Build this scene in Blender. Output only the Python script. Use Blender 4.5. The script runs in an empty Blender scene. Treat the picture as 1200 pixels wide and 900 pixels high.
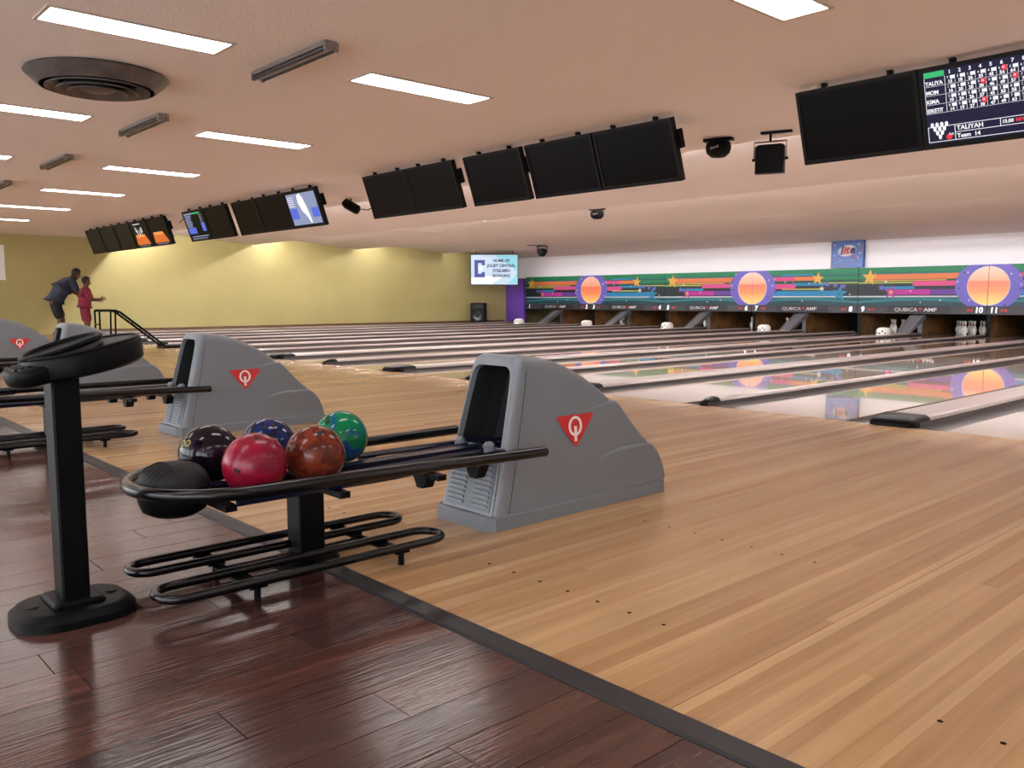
import bpy, bmesh, math, random
from mathutils import Vector, Matrix
random.seed(7)
S = bpy.context.scene
COL = S.collection
PI = math.pi

# ------------------------------------------------------------------ camera
FPX, YAW, PITCH, ROLL = 998.26, 0.8320, -0.0998, -0.0008
CAM = Vector((1.9465, -6.5995, 0.9869))
cd = bpy.data.cameras.new('camera'); cam = bpy.data.objects.new('camera', cd); COL.objects.link(cam)
cd.sensor_fit = 'HORIZONTAL'; cd.sensor_width = 36.0; cd.lens = FPX / 1200 * 36.0
cd.clip_start = 0.05; cd.clip_end = 200
fw = Vector((-math.sin(YAW) * math.cos(PITCH), math.cos(YAW) * math.cos(PITCH), math.sin(PITCH)))
r0 = Vector((math.cos(YAW), math.sin(YAW), 0)); u0 = r0.cross(fw)
rt = r0 * math.cos(ROLL) + u0 * math.sin(ROLL); up = -r0 * math.sin(ROLL) + u0 * math.cos(ROLL)
M = Matrix((rt, up, -fw)).transposed().to_4x4(); M.translation = CAM
cam.matrix_world = M
S.camera = cam

# ------------------------------------------------------------------ world, exposure
w = bpy.data.worlds.new('world'); S.world = w; w.use_nodes = True
w.node_tree.nodes['Background'].inputs[0].default_value = (0.88, 0.94, 1.0, 1)
w.node_tree.nodes['Background'].inputs[1].default_value = 6.2      # overcast daylight, let in by the window openings added behind the camera
S.view_settings.view_transform = 'Standard'; S.view_settings.look = 'None'
S.view_settings.gamma = 1.0; S.view_settings.use_curve_mapping = False
S.view_settings.exposure = 0.31
S.cycles.use_denoising = True
S.cycles.max_bounces = 8
S.cycles.sample_clamp_indirect = 6.0
TROFFER = 10.0        # strength of the ceiling light diffusers
VALANCE = (150.0, 95.0, 62.0, 12.0)        # strength of the tubes hidden behind the ceiling drops

# ------------------------------------------------------------------ materials
MATS = {}
def srgb(r, g, b):
    f = lambda c: (c / 255 / 12.92) if c / 255 <= 0.04045 else ((c / 255 + 0.055) / 1.055) ** 2.4
    return (f(r), f(g), f(b), 1)
def mat(name, col, rough=0.5, metal=0.0, emit=None, es=1.0, spec=0.5, coat=0.0, trans=0.0):
    m = bpy.data.materials.new(name); m.use_nodes = True
    b = m.node_tree.nodes['Principled BSDF']
    b.inputs['Base Color'].default_value = col; b.inputs['Roughness'].default_value = rough
    b.inputs['Metallic'].default_value = metal; b.inputs['Specular IOR Level'].default_value = spec
    b.inputs['Coat Weight'].default_value = coat
    if emit:
        b.inputs['Emission Color'].default_value = emit; b.inputs['Emission Strength'].default_value = es
    MATS[name] = m
    return m
def nn(m): return m.node_tree.nodes, m.node_tree.links, m.node_tree.nodes['Principled BSDF']
def noise_bump(m, scale, strength, dist=0.01, stretch=(1, 1, 1), detail=4):
    n, l, b = nn(m)
    tc = n.new('ShaderNodeTexCoord'); mp = n.new('ShaderNodeMapping'); mp.inputs['Scale'].default_value = stretch
    no = n.new('ShaderNodeTexNoise'); no.inputs['Scale'].default_value = scale; no.inputs['Detail'].default_value = detail
    bu = n.new('ShaderNodeBump'); bu.inputs['Strength'].default_value = strength; bu.inputs['Distance'].default_value = dist
    l.new(tc.outputs['Object'], mp.inputs['Vector']); l.new(mp.outputs['Vector'], no.inputs['Vector'])
    l.new(no.outputs['Fac'], bu.inputs['Height']); l.new(bu.outputs['Normal'], b.inputs['Normal'])
    return no
def noise_colour(m, scale, c1, c2, stretch=(1, 1, 1), detail=5, lo=0.3, hi=0.7):
    n, l, b = nn(m)
    tc = n.new('ShaderNodeTexCoord'); mp = n.new('ShaderNodeMapping'); mp.inputs['Scale'].default_value = stretch
    no = n.new('ShaderNodeTexNoise'); no.inputs['Scale'].default_value = scale; no.inputs['Detail'].default_value = detail
    cr = n.new('ShaderNodeValToRGB')
    cr.color_ramp.elements[0].position = lo; cr.color_ramp.elements[0].color = c1
    cr.color_ramp.elements[1].position = hi; cr.color_ramp.elements[1].color = c2
    l.new(tc.outputs['Object'], mp.inputs['Vector']); l.new(mp.outputs['Vector'], no.inputs['Vector'])
    l.new(no.outputs['Fac'], cr.inputs['Fac']); l.new(cr.outputs['Color'], b.inputs['Base Color'])
    return cr

m_ceil = mat('ceiling_plaster', srgb(246, 235, 232), 0.9); noise_bump(m_ceil, 90, 0.45, 0.01)
m_white = mat('lane_ceiling_paint', srgb(222, 210, 206), 0.8); noise_bump(m_white, 40, 0.12, 0.01)
m_wallw = mat('white_wall_paint', srgb(232, 230, 236), 0.8)
m_yel = mat('yellow_wall_paint', srgb(200, 188, 124), 0.7)
noise_colour(m_yel, 0.7, srgb(166, 155, 102), srgb(175, 164, 110)); noise_bump(m_yel, 30, 0.08, 0.01)
m_brown = mat('brown_trim', srgb(94, 62, 44), 0.5)
m_troff = mat('light_diffuser', (1, 1, 1, 1), 0.5, emit=(1.0, 0.97, 0.95, 1), es=TROFFER)
m_tubes = [mat('valance_tube', (1, 1, 1, 1), 0.5, emit=(1.0, 0.97, 0.96, 1), es=e_) for e_ in VALANCE]
m_frame = mat('light_frame', srgb(206, 196, 188), 0.6)
m_black = mat('black_plastic', srgb(9, 9, 11), 0.42, spec=0.09)
m_blackg = mat('black_gloss_metal', srgb(8, 8, 11), 0.22, spec=0.35)
m_navy = mat('blue_black_rail', srgb(20, 24, 44), 0.25)
m_dome = mat('charcoal_rubber', srgb(30, 30, 32), 0.6, spec=.25)
m_grey = mat('grey_hood_plastic', srgb(112, 117, 124), 0.42); noise_bump(m_grey, 260, 0.06, 0.002)
m_greyd = mat('grey_grille_plastic', srgb(92, 96, 103), 0.45)
m_dark = mat('dark_interior', srgb(16, 16, 18), 0.8)
m_red = mat('logo_red', srgb(196, 38, 36), 0.4)
m_logow = mat('logo_white', srgb(236, 226, 222), 0.4)
m_strip = mat('rubber_strip', srgb(36, 35, 38), 0.4, spec=.3); noise_bump(m_strip, 90, 0.1, 0.002)
m_cap = mat('divider_cap', srgb(146, 132, 128), 0.3)
m_capside = mat('divider_side', srgb(66, 58, 56), 0.4)
m_gut = mat('gutter_plastic', srgb(60, 54, 54), 0.35)
m_vent = mat('grey_vent_metal', srgb(92, 86, 86), 0.45, metal=0.3); noise_colour(m_vent, 6, srgb(70, 66, 68), srgb(112, 104, 102))
m_chrome = mat('fixture_metal', srgb(140, 132, 130), 0.35, metal=0.4)
m_tubeoff = mat('dark_tube', srgb(30, 26, 34), 0.25)
m_screen = mat('dead_screen', srgb(9, 9, 12), 0.3, spec=0.12)
m_bezel = mat('screen_bezel', srgb(13, 13, 15), 0.45, spec=0.2)
m_wood = mat('kickback_wood', srgb(122, 84, 50), 0.5); noise_colour(m_wood, 3, srgb(96, 62, 36), srgb(146, 104, 64), (8, 1, 1))
m_pin = mat('pin_white', srgb(238, 234, 228), 0.25); m_pinr = mat('pin_red', srgb(186, 34, 34), 0.3)
m_purple = mat('purple_panel', srgb(96, 62, 160), 0.5)
m_skin = mat('skin', srgb(98, 66, 50), 0.6); m_hair = mat('hair_black', srgb(22, 18, 16), 0.7)
m_navyc = mat('navy_shirt', srgb(40, 48, 66), 0.8); m_shorts = mat('black_shorts', srgb(20, 20, 24), 0.8)
m_maroon = mat('maroon_clothes', srgb(126, 34, 58), 0.8)
m_whitep = mat('white_plastic', srgb(236, 234, 230), 0.4)
m_wedge = mat('grey_ramp_cover', srgb(104, 106, 112), 0.35)

# wood of the approach: every board picks its own tone from its object random
def board_mat(name, tones, rough, stretch, streak=0.12, per_object=True, width=0.054):
    m = mat(name, tones[0], rough)
    n, l, b = nn(m)
    tc = n.new('ShaderNodeTexCoord')
    cr = n.new('ShaderNodeValToRGB'); e = cr.color_ramp.elements
    while len(e) < len(tones): e.new(0.5)
    for i, c in enumerate(tones): e[i].position = i / (len(tones) - 1); e[i].color = c
    if per_object:
        oi = n.new('ShaderNodeObjectInfo'); l.new(oi.outputs['Random'], cr.inputs['Fac'])
    else:
        sx = n.new('ShaderNodeSeparateXYZ'); l.new(tc.outputs['Object'], sx.inputs[0])
        d = n.new('ShaderNodeMath'); d.operation = 'DIVIDE'; d.inputs[1].default_value = width
        fl = n.new('ShaderNodeMath'); fl.operation = 'FLOOR'
        wn = n.new('ShaderNodeTexWhiteNoise'); wn.noise_dimensions = '1D'
        l.new(sx.outputs['X'], d.inputs[0]); l.new(d.outputs[0], fl.inputs[0]); l.new(fl.outputs[0], wn.inputs['W'])
        l.new(wn.outputs['Value'], cr.inputs['Fac'])
    mp = n.new('ShaderNodeMapping'); mp.inputs['Scale'].default_value = stretch
    no = n.new('ShaderNodeTexNoise'); no.inputs['Scale'].default_value = 1.0; no.inputs['Detail'].default_value = 6
    l.new(tc.outputs['Object'], mp.inputs['Vector']); l.new(mp.outputs['Vector'], no.inputs['Vector'])
    hs = n.new('ShaderNodeHueSaturation')
    mr = n.new('ShaderNodeMapRange'); mr.inputs['From Min'].default_value = 0.3; mr.inputs['From Max'].default_value = 0.7
    mr.inputs['To Min'].default_value = 1 - streak; mr.inputs['To Max'].default_value = 1 + streak
    l.new(no.outputs['Fac'], mr.inputs['Value']); l.new(mr.outputs['Result'], hs.inputs['Value'])
    l.new(cr.outputs['Color'], hs.inputs['Color']); l.new(hs.outputs['Color'], b.inputs['Base Color'])
    return m
APP = [srgb(160, 121, 82), srgb(169, 131, 91), srgb(177, 140, 99), srgb(188, 153, 111)]
m_board = board_mat('approach_board', APP, 0.24, (30, 1.2, 1))
m_boardf = board_mat('approach_far_boards', APP, 0.24, (30, 1.2, 1), per_object=False)
LANE = [srgb(172, 147, 124), srgb(180, 156, 133), srgb(187, 164, 142)]
m_lane = board_mat('lane_boards', LANE, 0.05, (20, 0.6, 1), 0.05, per_object=False, width=0.027)
m_lane.node_tree.nodes['Principled BSDF'].inputs['Coat Weight'].default_value = 0.6
m_lane.node_tree.nodes['Principled BSDF'].inputs['Coat Roughness'].default_value = 0.02
PLK = [srgb(56, 36, 34), srgb(70, 45, 40), srgb(82, 52, 44), srgb(64, 42, 42)]
m_plank = board_mat('dark_plank', PLK, 0.17, (26, 1.6, 1), 0.4)
m_plankf = board_mat('dark_plank_far', PLK, 0.17, (26, 1.6, 1), 0.4, per_object=False, width=0.166)
for m_ in (m_plank, m_plankf): noise_bump(m_, 1.0, 0.3, 0.003, (90, 6, 1), 3)

# ------------------------------------------------------------------ mesh builder
class MB:
    def __init__(s): s.v = []; s.f = []
    def add(s, vs, fs):
        k = len(s.v); s.v += [tuple(v) for v in vs]; s.f += [tuple(i + k for i in f) for f in fs]; return s
    def box(s, x0, x1, y0, y1, z0, z1):
        return s.add([(x0, y0, z0), (x1, y0, z0), (x1, y1, z0), (x0, y1, z0), (x0, y0, z1), (x1, y0, z1), (x1, y1, z1), (x0, y1, z1)],
                     [(0, 3, 2, 1), (4, 5, 6, 7), (0, 1, 5, 4), (1, 2, 6, 5), (2, 3, 7, 6), (3, 0, 4, 7)])
    def cbox(s, x0, x1, y0, y1, z0, z1, c):
        # box with all edges of the top face chamfered by c and vertical corners cut
        def ring(d, z): return [(x0 + d + c, y0 + d, z), (x1 - d - c, y0 + d, z), (x1 - d, y0 + d + c, z), (x1 - d, y1 - d - c, z),
                                (x1 - d - c, y1 - d, z), (x0 + d + c, y1 - d, z), (x0 + d, y1 - d - c, z), (x0 + d, y0 + d + c, z)]
        return s.loft([ring(0, z0), ring(0, z1 - c), ring(c, z1)], True, True)
    def loft(s, rings, closed=True, caps=False):
        n = len(rings[0]); vs = [p for r in rings for p in r]; fs = []
        for i in range(len(rings) - 1):
            for j in range(n if closed else n - 1):
                a = i * n + j; b = i * n + (j + 1) % n
                fs.append((a, b, b + n, a + n))
        if caps:
            fs.append(tuple(range(n - 1, -1, -1))); fs.append(tuple((len(rings) - 1) * n + j for j in range(n)))
        return s.add(vs, fs)
    def tube(s, path, r, n=10, closed=False, flat=1.0):
        P = [Vector(p) for p in path]; N = len(P); rings = []
        prev = None
        for i in range(N):
            if closed: t = P[(i + 1) % N] - P[i - 1]
            else: t = P[min(i + 1, N - 1)] - P[max(i - 1, 0)]
            t.normalize()
            ref = Vector((0, 0, 1)) if abs(t.z) < 0.95 else Vector((0, 1, 0))
            a = t.cross(ref).normalized(); b = a.cross(t).normalized()
            rr = r[i] if isinstance(r, (list, tuple)) else r
            rings.append([tuple(P[i] + a * math.cos(2 * PI * k / n) * rr + b * math.sin(2 * PI * k / n) * rr * flat) for k in range(n)])
        if closed: rings.append(rings[0]); return s.loft(rings)
        return s.loft(rings, True, True)
    def lathe(s, prof, n=24, c=(0, 0, 0), sx=1, sy=1, cap=True):
        rings = [[(c[0] + r * sx * math.cos(2 * PI * k / n), c[1] + r * sy * math.sin(2 * PI * k / n), c[2] + z) for k in range(n)] for r, z in prof]
        return s.loft(rings, True, cap)
    def poly(s, pts): return s.add(pts, [tuple(range(len(pts)))])
    def prism(s, pts, vec):
        n = len(pts); q = [tuple(Vector(p) + Vector(vec)) for p in pts]
        return s.add(list(pts) + q, [tuple(range(n - 1, -1, -1)), tuple(range(n, 2 * n))] + [(i, (i + 1) % n, (i + 1) % n + n, i + n) for i in range(n)])
    def mesh(s, name):
        me = bpy.data.meshes.new(name); me.from_pydata(s.v, [], s.f); me.validate()
        bm = bmesh.new(); bm.from_mesh(me); bmesh.ops.recalc_face_normals(bm, faces=bm.faces); bm.to_mesh(me); bm.free()
        return me
    def build(s, name, m, parent=None, smooth=False, label=None, angle=40):
        me = s.mesh(name); me.materials.append(m)
        o = bpy.data.objects.new(name, me); COL.objects.link(o)
        if parent: o.parent = parent
        if smooth:
            me.shade_smooth()
            try: me.set_sharp_from_angle(angle=math.radians(angle))
            except Exception: pass
        if label: o['label'] = label
        return o
def tag(o, label, cat, group=None):
    o['label'] = label; o['category'] = cat
    if group: o['group'] = group
    return o
def struct(o, label=None):
    o['kind'] = 'structure'
    if label: o['label'] = label
    return o
def thing(name, label, cat, loc=(0, 0, 0), rotz=0, group=None):
    o = bpy.data.objects.new(name, None); COL.objects.link(o); o.empty_display_size = 0.1
    o.location = loc; o.rotation_euler = (0, 0, rotz)
    return tag(o, label, cat, group)
def dup(root, loc, label=None, rotz=None):
    r = root.copy(); COL.objects.link(r); r.location = loc
    if rotz is not None: r.rotation_euler = (0, 0, rotz)
    if label: r['label'] = label
    for ch in list(root.children):
        c = ch.copy(); COL.objects.link(c); c.parent = r
        for g in ch.children:
            d = g.copy(); COL.objects.link(d); d.parent = c
    return r
def text_mesh(txt, size, m, name, parent, loc, rot, align='CENTER', sx=1.0, ext=0.001, bold=0.0, shear=0.0):
    cu = bpy.data.curves.new(name, 'FONT'); cu.body = txt; cu.size = size; cu.align_x = align; cu.align_y = 'CENTER'
    cu.extrude = ext; cu.offset = bold; cu.shear = shear; cu.resolution_u = 3
    t = bpy.data.objects.new('tmp', cu)
    me = bpy.data.meshes.new_from_object(t); bpy.data.objects.remove(t)
    o = bpy.data.objects.new(name, me); COL.objects.link(o); me.materials.clear(); me.materials.append(m)
    o.parent = parent; o.location = loc; o.rotation_euler = rot; o.scale = (sx, 1, 1)
    return o

WORD = 'zero one two three four five six seven eight nine ten eleven twelve thirteen fourteen fifteen sixteen seventeen eighteen nineteen'.split()
# ------------------------------------------------------------------ layout numbers
PP, WW = 3.4262, 1.8401          # pair pitch, lane pitch inside a pair (wide divider)
HALF = 0.527
def lane_x(n): return -((14 - n) // 2) * PP - (WW if n % 2 else 0)
def mid(n): return (lane_x(n) + lane_x(n + 1)) / 2
WX = -24.5                       # yellow wall
ZC = 2.74                        # ceiling
XR, YB = 11.0, -12.0             # right and back end of the room (out of frame)
MY = 17.19                       # masking wall
YS = [2.0, 6.09, 9.97, 13.92]    # ceiling drops
LANES = list(range(1, 19))

# ------------------------------------------------------------------ room shell
struct(MB().box(WX, XR, YB, -8.7, -.05, .0).build('floor_lounge', m_frame), 'pale vinyl floor of the lounge behind the camera')  # unseen floor, added pale so that it bounces light upwards
fl = MB().box(WX, XR, -8.7, -5.075, -0.06, -0.004).build('floor', m_plankf); struct(fl, 'dark reddish brown plank floor behind the bowling approach')
ap = MB().box(WX, XR, -4.995, 0.0, -0.06, -0.002).build('floor_approach', m_boardf); struct(ap, 'light tan bowling approach floor')
MB().box(WX, XR, -5.08, 20.5, -0.3, -0.13).build('floor_subfloor', m_dark)['kind'] = 'structure'
# strip between the two floors, in lengths
x = XR
st = None
stp = bpy.data.objects.new('trim_1', None); COL.objects.link(stp); struct(stp, 'dark grey rubber strip between the plank floor and the approach')
while x > WX:
    x1 = max(WX, x - 2.44)
    prof = [(-5.078, -0.05), (-5.078, 0.001), (-5.07, 0.007), (-5.0, 0.007), (-4.992, 0.001), (-4.992, -0.05)]
    MB().loft([[(x1 + .001, a, b) for a, b in prof], [(x - .001, a, b) for a, b in prof]], True, True).build('edge_strip', m_strip, stp)
    x = x1
# dark planks near the camera, each one its own piece
def chamfer_board(x0, x1, y0, y1, c=0.0015, z=0.0):
    vs = [(x0, y0, z - .004), (x1, y0, z - .004), (x1, y1, z - .004), (x0, y1, z - .004), (x0 + c, y0 + c, z), (x1 - c, y0 + c, z), (x1 - c, y1 - c, z), (x0 + c, y1 - c, z)]
    return MB().add(vs, [(4, 5, 6, 7), (0, 1, 5, 4), (1, 2, 6, 5), (2, 3, 7, 6), (3, 0, 4, 7)])
joint = {1: -5.475, 0: -5.807, -4: -6.036, -1: -6.36, 2: -6.15}
PW = 0.1655
for k in range(-46, 12):
    x0 = 0.191 + (k - 1) * PW
    j = joint.get(k, -5.15 - random.random() * 1.2)
    ys = [-5.079]
    while j > -8.2: ys.append(j); j -= 1.22
    ys.append(-8.4)
    for a, b in zip(ys[1:], ys[:-1]):
        if b - a > .03 and not (a < -6.9 and x0 < -2): chamfer_board(x0, x0 + PW, a, b).build('plank', m_plank, fl)
# approach boards near the camera
x = -3.6; cnt = 0
rb = random.Random(3)
while x < 3.0 and cnt < 290:
    bw = rb.choice([0.032, 0.044, 0.054, 0.054, 0.07])
    if x < 0.787 < x + bw: bw = 0.787 - x
    br = -4.6 + rb.random() * 4.2
    for a, b in ((-4.992, br), (br, -0.001)):
        c = 0.003 if abs(x + bw - 0.787) < 1e-6 else 0.0002
        chamfer_board(x, x + bw, a, b, c, 0.0).build('board', m_board, ap); cnt += 1
    x += bw
# approach dots (12 ft and 15 ft rows)
dm = mat('approach_dot', srgb(40, 24, 18), 0.8, spec=0.0)
dot = MB().lathe([(0.0, 0.0006), (0.0065, 0.0006), (0.0072, 0.0)], 12, cap=False).mesh('approach_dot'); dot.materials.append(dm)
for n in (11, 12, 13, 14, 15):
    for i in range(-3, 4):
        for y in (-3.658, -4.572):
            o = bpy.data.objects.new('approach_dot', dot); COL.objects.link(o); o.parent = ap
            X = lane_x(n) + i * .13515 + (0.03 if n == 15 else 0)
            if n == 13 and X > -1.2 and y < -3.1: continue
            o.location = (X, y, 0.0002)
# walls
wl = MB().box(WX - .2, WX, YB, 20.5, -.1, 3.4).build('wall_left', m_yel); struct(wl, 'plain yellow painted wall on the left')
struct(MB().box(XR, XR + .2, YB, 20.5, -.1, 3.4).build('wall_right', m_wallw))
wb = MB().box(WX, XR, YB - .2, YB, -.1, .3).box(WX, XR, YB - .2, YB, 2.55, 3.4)
ADDED_WIN = [(-23.0 + 3.0 * k, -20.3 + 3.0 * k) for k in range(11)]  # unseen window openings, added so daylight brightens the ceiling
xs = [WX] + [v_ for w_ in ADDED_WIN for v_ in w_] + [XR]
for a, b in zip(xs[::2], xs[1::2]): wb.box(a, b, YB - .2, YB, .3, 2.55)
struct(wb.build('wall_back', m_wallw))
struct(MB().box(WX - 20, XR + 20, YB - 40, YB - .2, -.3, -.1).build('pavement', m_frame), 'pale concrete outside the front windows')  # added ground, throws daylight up through the window openings
for k, (a, b) in enumerate(ADDED_WIN):
    fr = MB()
    for q_ in ((a, b, .3, .36), (a, b, 2.49, 2.55), (a, a + .06, .36, 2.49), (b - .06, b, .36, 2.49), ((a + b) / 2 - .03, (a + b) / 2 + .03, .36, 2.49)): fr.box(q_[0], q_[1], YB - .14, YB - .06, q_[2], q_[3])
    struct(fr.build('window_%d' % (k + 1), m_frame))
ld = bpy.data.lights.new('window_portal', 'AREA'); ld.shape = 'RECTANGLE'; ld.size = 33; ld.size_y = 2.25; ld.cycles.is_portal = True  # sampling portal over the added window openings
lo = bpy.data.objects.new('window_portal', ld); COL.objects.link(lo); lo.location = (-6.5, YB - .22, 1.425); lo.rotation_euler = (PI / 2, 0, 0)
struct(MB().box(WX, XR, MY + .12, MY + .2, 1.75, 3.4).build('wall_far', m_wallw), 'white wall above the bowling murals')
struct(MB().box(WX - .2, XR + .2, 20.3, 20.5, -.3, 1.9).build('wall_pit', m_dark))
struct(MB().box(WX - .2, XR + .2, MY + .2, 20.5, 1.76, 1.9).build('ceiling_pit', m_dark))  # unseen roof, added to keep daylight from leaking into the pit
struct(MB().box(WX + .002, WX + .03, .6, 17.0, 0.02, 0.12).build('baseboard_left', m_brown), 'thin brown trim along the foot of the yellow wall')
# ceiling: flat part, then four sloping panels that drop like saw teeth
struct(MB().box(WX, XR, YB, YS[0], ZC, ZC + .08).build('ceiling', m_ceil), 'beige textured ceiling')
ends = YS[1:] + [MY + .12]
for i, (a, b) in enumerate(zip(YS, ends)):
    za, zb = (3.06, ZC) if i < 3 else (2.98, 2.63)
    mb = MB().add([(WX, a, za), (XR, a, za), (XR, b, zb), (WX, b, zb), (WX, a, za + .06), (XR, a, za + .06), (XR, b, zb + .06), (WX, b, zb + .06)],
                  [(0, 3, 2, 1), (4, 5, 6, 7), (0, 1, 5, 4), (1, 2, 6, 5), (2, 3, 7, 6), (3, 0, 4, 7)])
    struct(mb.build('ceiling_slope', m_white), 'sloping pale ceiling panel over the lanes, %s from the front' % ['first', 'second', 'third', 'fourth'][i])
    struct(MB().box(WX, XR, a - .03, a - .001, ZC + .001, za + .06).build('ceiling_drop', m_white))
    # tubes behind the drop, in a long batten
    bt = thing('valance_light', 'row of fluorescent tubes hidden behind the %s ceiling drop' % ['first', 'second', 'third', 'fourth'][i], 'light', (0, a + (.17, .45, .55, .12)[i], za - (.115 if i < 3 else .085)))
    MB().box(WX + .1, XR - .1, -.06, .06, .03, .05).build('batten', m_whitep, bt)
    MB().tube([(WX + .15, 0, 0), (XR - .15, 0, 0)], .025, 8).build('tube', m_tubes[i], bt)

# ------------------------------------------------------------------ ceiling lights, vent, strip fixtures
ordn = ['first', 'second', 'third', 'fourth', 'fifth', 'sixth', 'seventh', 'eighth', 'ninth', 'tenth']
tro = None
for r, y in enumerate((-2.19, -4.5, -6.8, -9.1, -11.4)):
    for k in range(-3, 8):
        X = -.87 - 3.13 * k
        if r >= 2: lab = 'recessed fluorescent ceiling light over the seating behind the camera'
        elif k < 0: lab = 'recessed fluorescent ceiling light beyond the right edge of view'
        else: lab = 'long recessed ceiling light, %s from the right in the row %s the screens' % (ordn[k], 'nearest' if r == 0 else 'farther from')
        if tro is None:
            tro = thing('ceiling_light', lab, 'light', (X, y, ZC), 0, 'recessed ceiling lights')
            MB().box(-.15, .15, -.61, .61, -.006, -.002).build('diffuser', m_troff, tro)
            f = MB()
            for a in ((-.175, -.15, -.635, .635), (.15, .175, -.635, .635), (-.15, .15, -.635, -.61), (-.15, .15, .61, .635)): f.box(*a, -.009, -.0005)
            f.build('frame', m_frame, tro)
        else:
            d_ = dup(tro, (X, y, ZC), lab)
            if r == 1: d_.scale = (1, .93, 1); d_.location.y = -4.5
# round diffuser
v = thing('ceiling_vent', 'large round grey ceiling air vent with stepped rings', 'vent', (-5.34, -4.36, ZC))
MB().lathe([(.50, -.001), (.52, -.02), (.50, -.04), (.42, -.11), (.41, -.11)], 48, cap=False).build('outer_cone', m_vent, v, True)
for i, (r, z) in enumerate(((.38, -.11), (.30, -.125), (.22, -.135))):
    MB().lathe([(r - .09, z + .05), (r - .01, z - .01), (r, z - .012), (r, z - .004), (r - .07, z + .055)], 40, cap=False).build('ring', m_vent, v, True)
MB().lathe([(0.001, -.135), (.09, -.135), (.13, -.12), (.14, -.08)], 32, cap=True).build('centre_disc', m_vent, v, True)
MB().lathe([(.50, -.002), (.001, -.002)], 32, cap=False).build('throat', m_dark, v)
fx = None
for k in range(5):
    X = -3.88 - 3.08 * k
    lab = 'black light strip fixture with two dark tubes on the ceiling, %s from the right' % ordn[k]
    if fx is None:
        fx = thing('strip_fixture', lab, 'light', (X, -3.46, ZC), 0, 'strip fixtures on the ceiling')
        MB().box(-.55, .55, -.045, .045, -.03, -.0005).build('housing', m_chrome, fx)
        MB().prism([(-.555, -.02, -.03), (-.555, .02, -.03), (-.555, .008, -.062), (-.555, -.008, -.062)], (1.11, 0, 0)).build('reflector', m_chrome, fx)
        for sy in (-1, 1):
            MB().tube([(-.54, sy * .038, -.052), (.54, sy * .038, -.052)], .017, 10).build('tube', m_tubeoff, fx, True)
            for sx in (-1, 1): MB().box(sx * .55 - .01, sx * .55 + .01, sy * .038 - .015, sy * .038 + .015, -.072, -.012).build('socket', m_chrome, fx)
    else: dup(fx, (X, -3.46, ZC), lab)

# ------------------------------------------------------------------ lanes, gutters, dividers
def gutter(xc, w_, y0, y1):
    pr = [(xc - w_ / 2, -.005)] + [(xc - w_ / 2 * math.cos(t), -.005 - .085 * math.sin(t)) for t in [PI * i / 8 for i in range(1, 8)]] + [(xc + w_ / 2, -.005)]
    return MB().loft([[(a, y0, b) for a, b in pr], [(a, y1, b) for a, b in pr]], False)
def lane_label(n):
    if n <= 11: return 'glossy bowling lane running to the number %s on the far fascia' % WORD[n]
    if n == 12: return 'glossy bowling lane just left of the lane behind the nearest grey hood'
    if n == 13: return 'glossy bowling lane left of the nearest wide black-nosed divider'
    if n == 14: return 'bowling lane at the right edge, right of the nearest black-nosed divider'
    return 'bowling lane beyond the right edge of view'
GW = .21
for n in LANES:
    X = lane_x(n)
    t = thing('bowling_lane', lane_label(n), 'bowling lane', (X, 0, 0), 0, 'bowling lanes')
    MB().box(-HALF, HALF, .003, 18.9, -.05, 0.0).build('lane_surface', m_lane, t)
    for s in (-1, 1): gutter(s * (HALF + GW / 2 + .004), GW, .003, 19.2).build('gutter', m_gut, t, True)
for n in [0] + LANES[:-1]:
    wide = n % 2 == 1
    if n == 0: X = lane_x(1) - HALF - GW - .12; hw = .1
    else: X = mid(n); hw = (lane_x(n + 1) - lane_x(n)) / 2 - HALF - GW - .008
    lab = ('long low grey divider between lanes %s and %s, %s' % (WORD[n], WORD[n + 1], 'wide with a black rounded nose' if wide else 'narrow with a black nose')) if n else 'low grey divider along the foot of the yellow wall'
    t = thing('lane_divider', lab, 'lane divider', (X, 0, 0), 0, 'lane dividers')
    h = .062
    pr = [(-hw, -.10), (-hw, h - .03), (-hw + .012, h - .008), (-hw + .03, h), (hw - .03, h), (hw - .012, h - .008), (hw, h - .03), (hw, -.10)]
    y0 = .30 if wide else .16
    MB().loft([[(a, y0, b) for a, b in pr], [(a, 17.0, b) for a, b in pr]], True, True).build('cap', m_cap, t)
    for s in (-1, 1):
        MB().box(s * (hw + .001), s * (hw + .004), y0 - .2, 17.0, -.1, h - .028).build('side_board', m_capside, t)
    # black nose piece
    rings = []
    for y, sc, zt in ((-.035, .72, .018), (-.03, .86, .034), (0.0, .97, .056), (.06, 1.02, .074), (y0 - .03, 1.02, .078), (y0 + .01, 1.0, .066)):
        rings.append([(a * sc, y, (zt / h) * b if b > 0 else (0.0006 if y < 0.004 else b)) for a, b in pr])
    MB().loft(rings, True, True).build('nose', m_black, t, True, angle=50)

struct(MB().box(WX + .03, lane_x(1) - HALF - GW - .235, .003, 17.1, -.05, .06).build('floor_ledge', m_capside), 'low dark ledge along the yellow wall')
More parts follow.
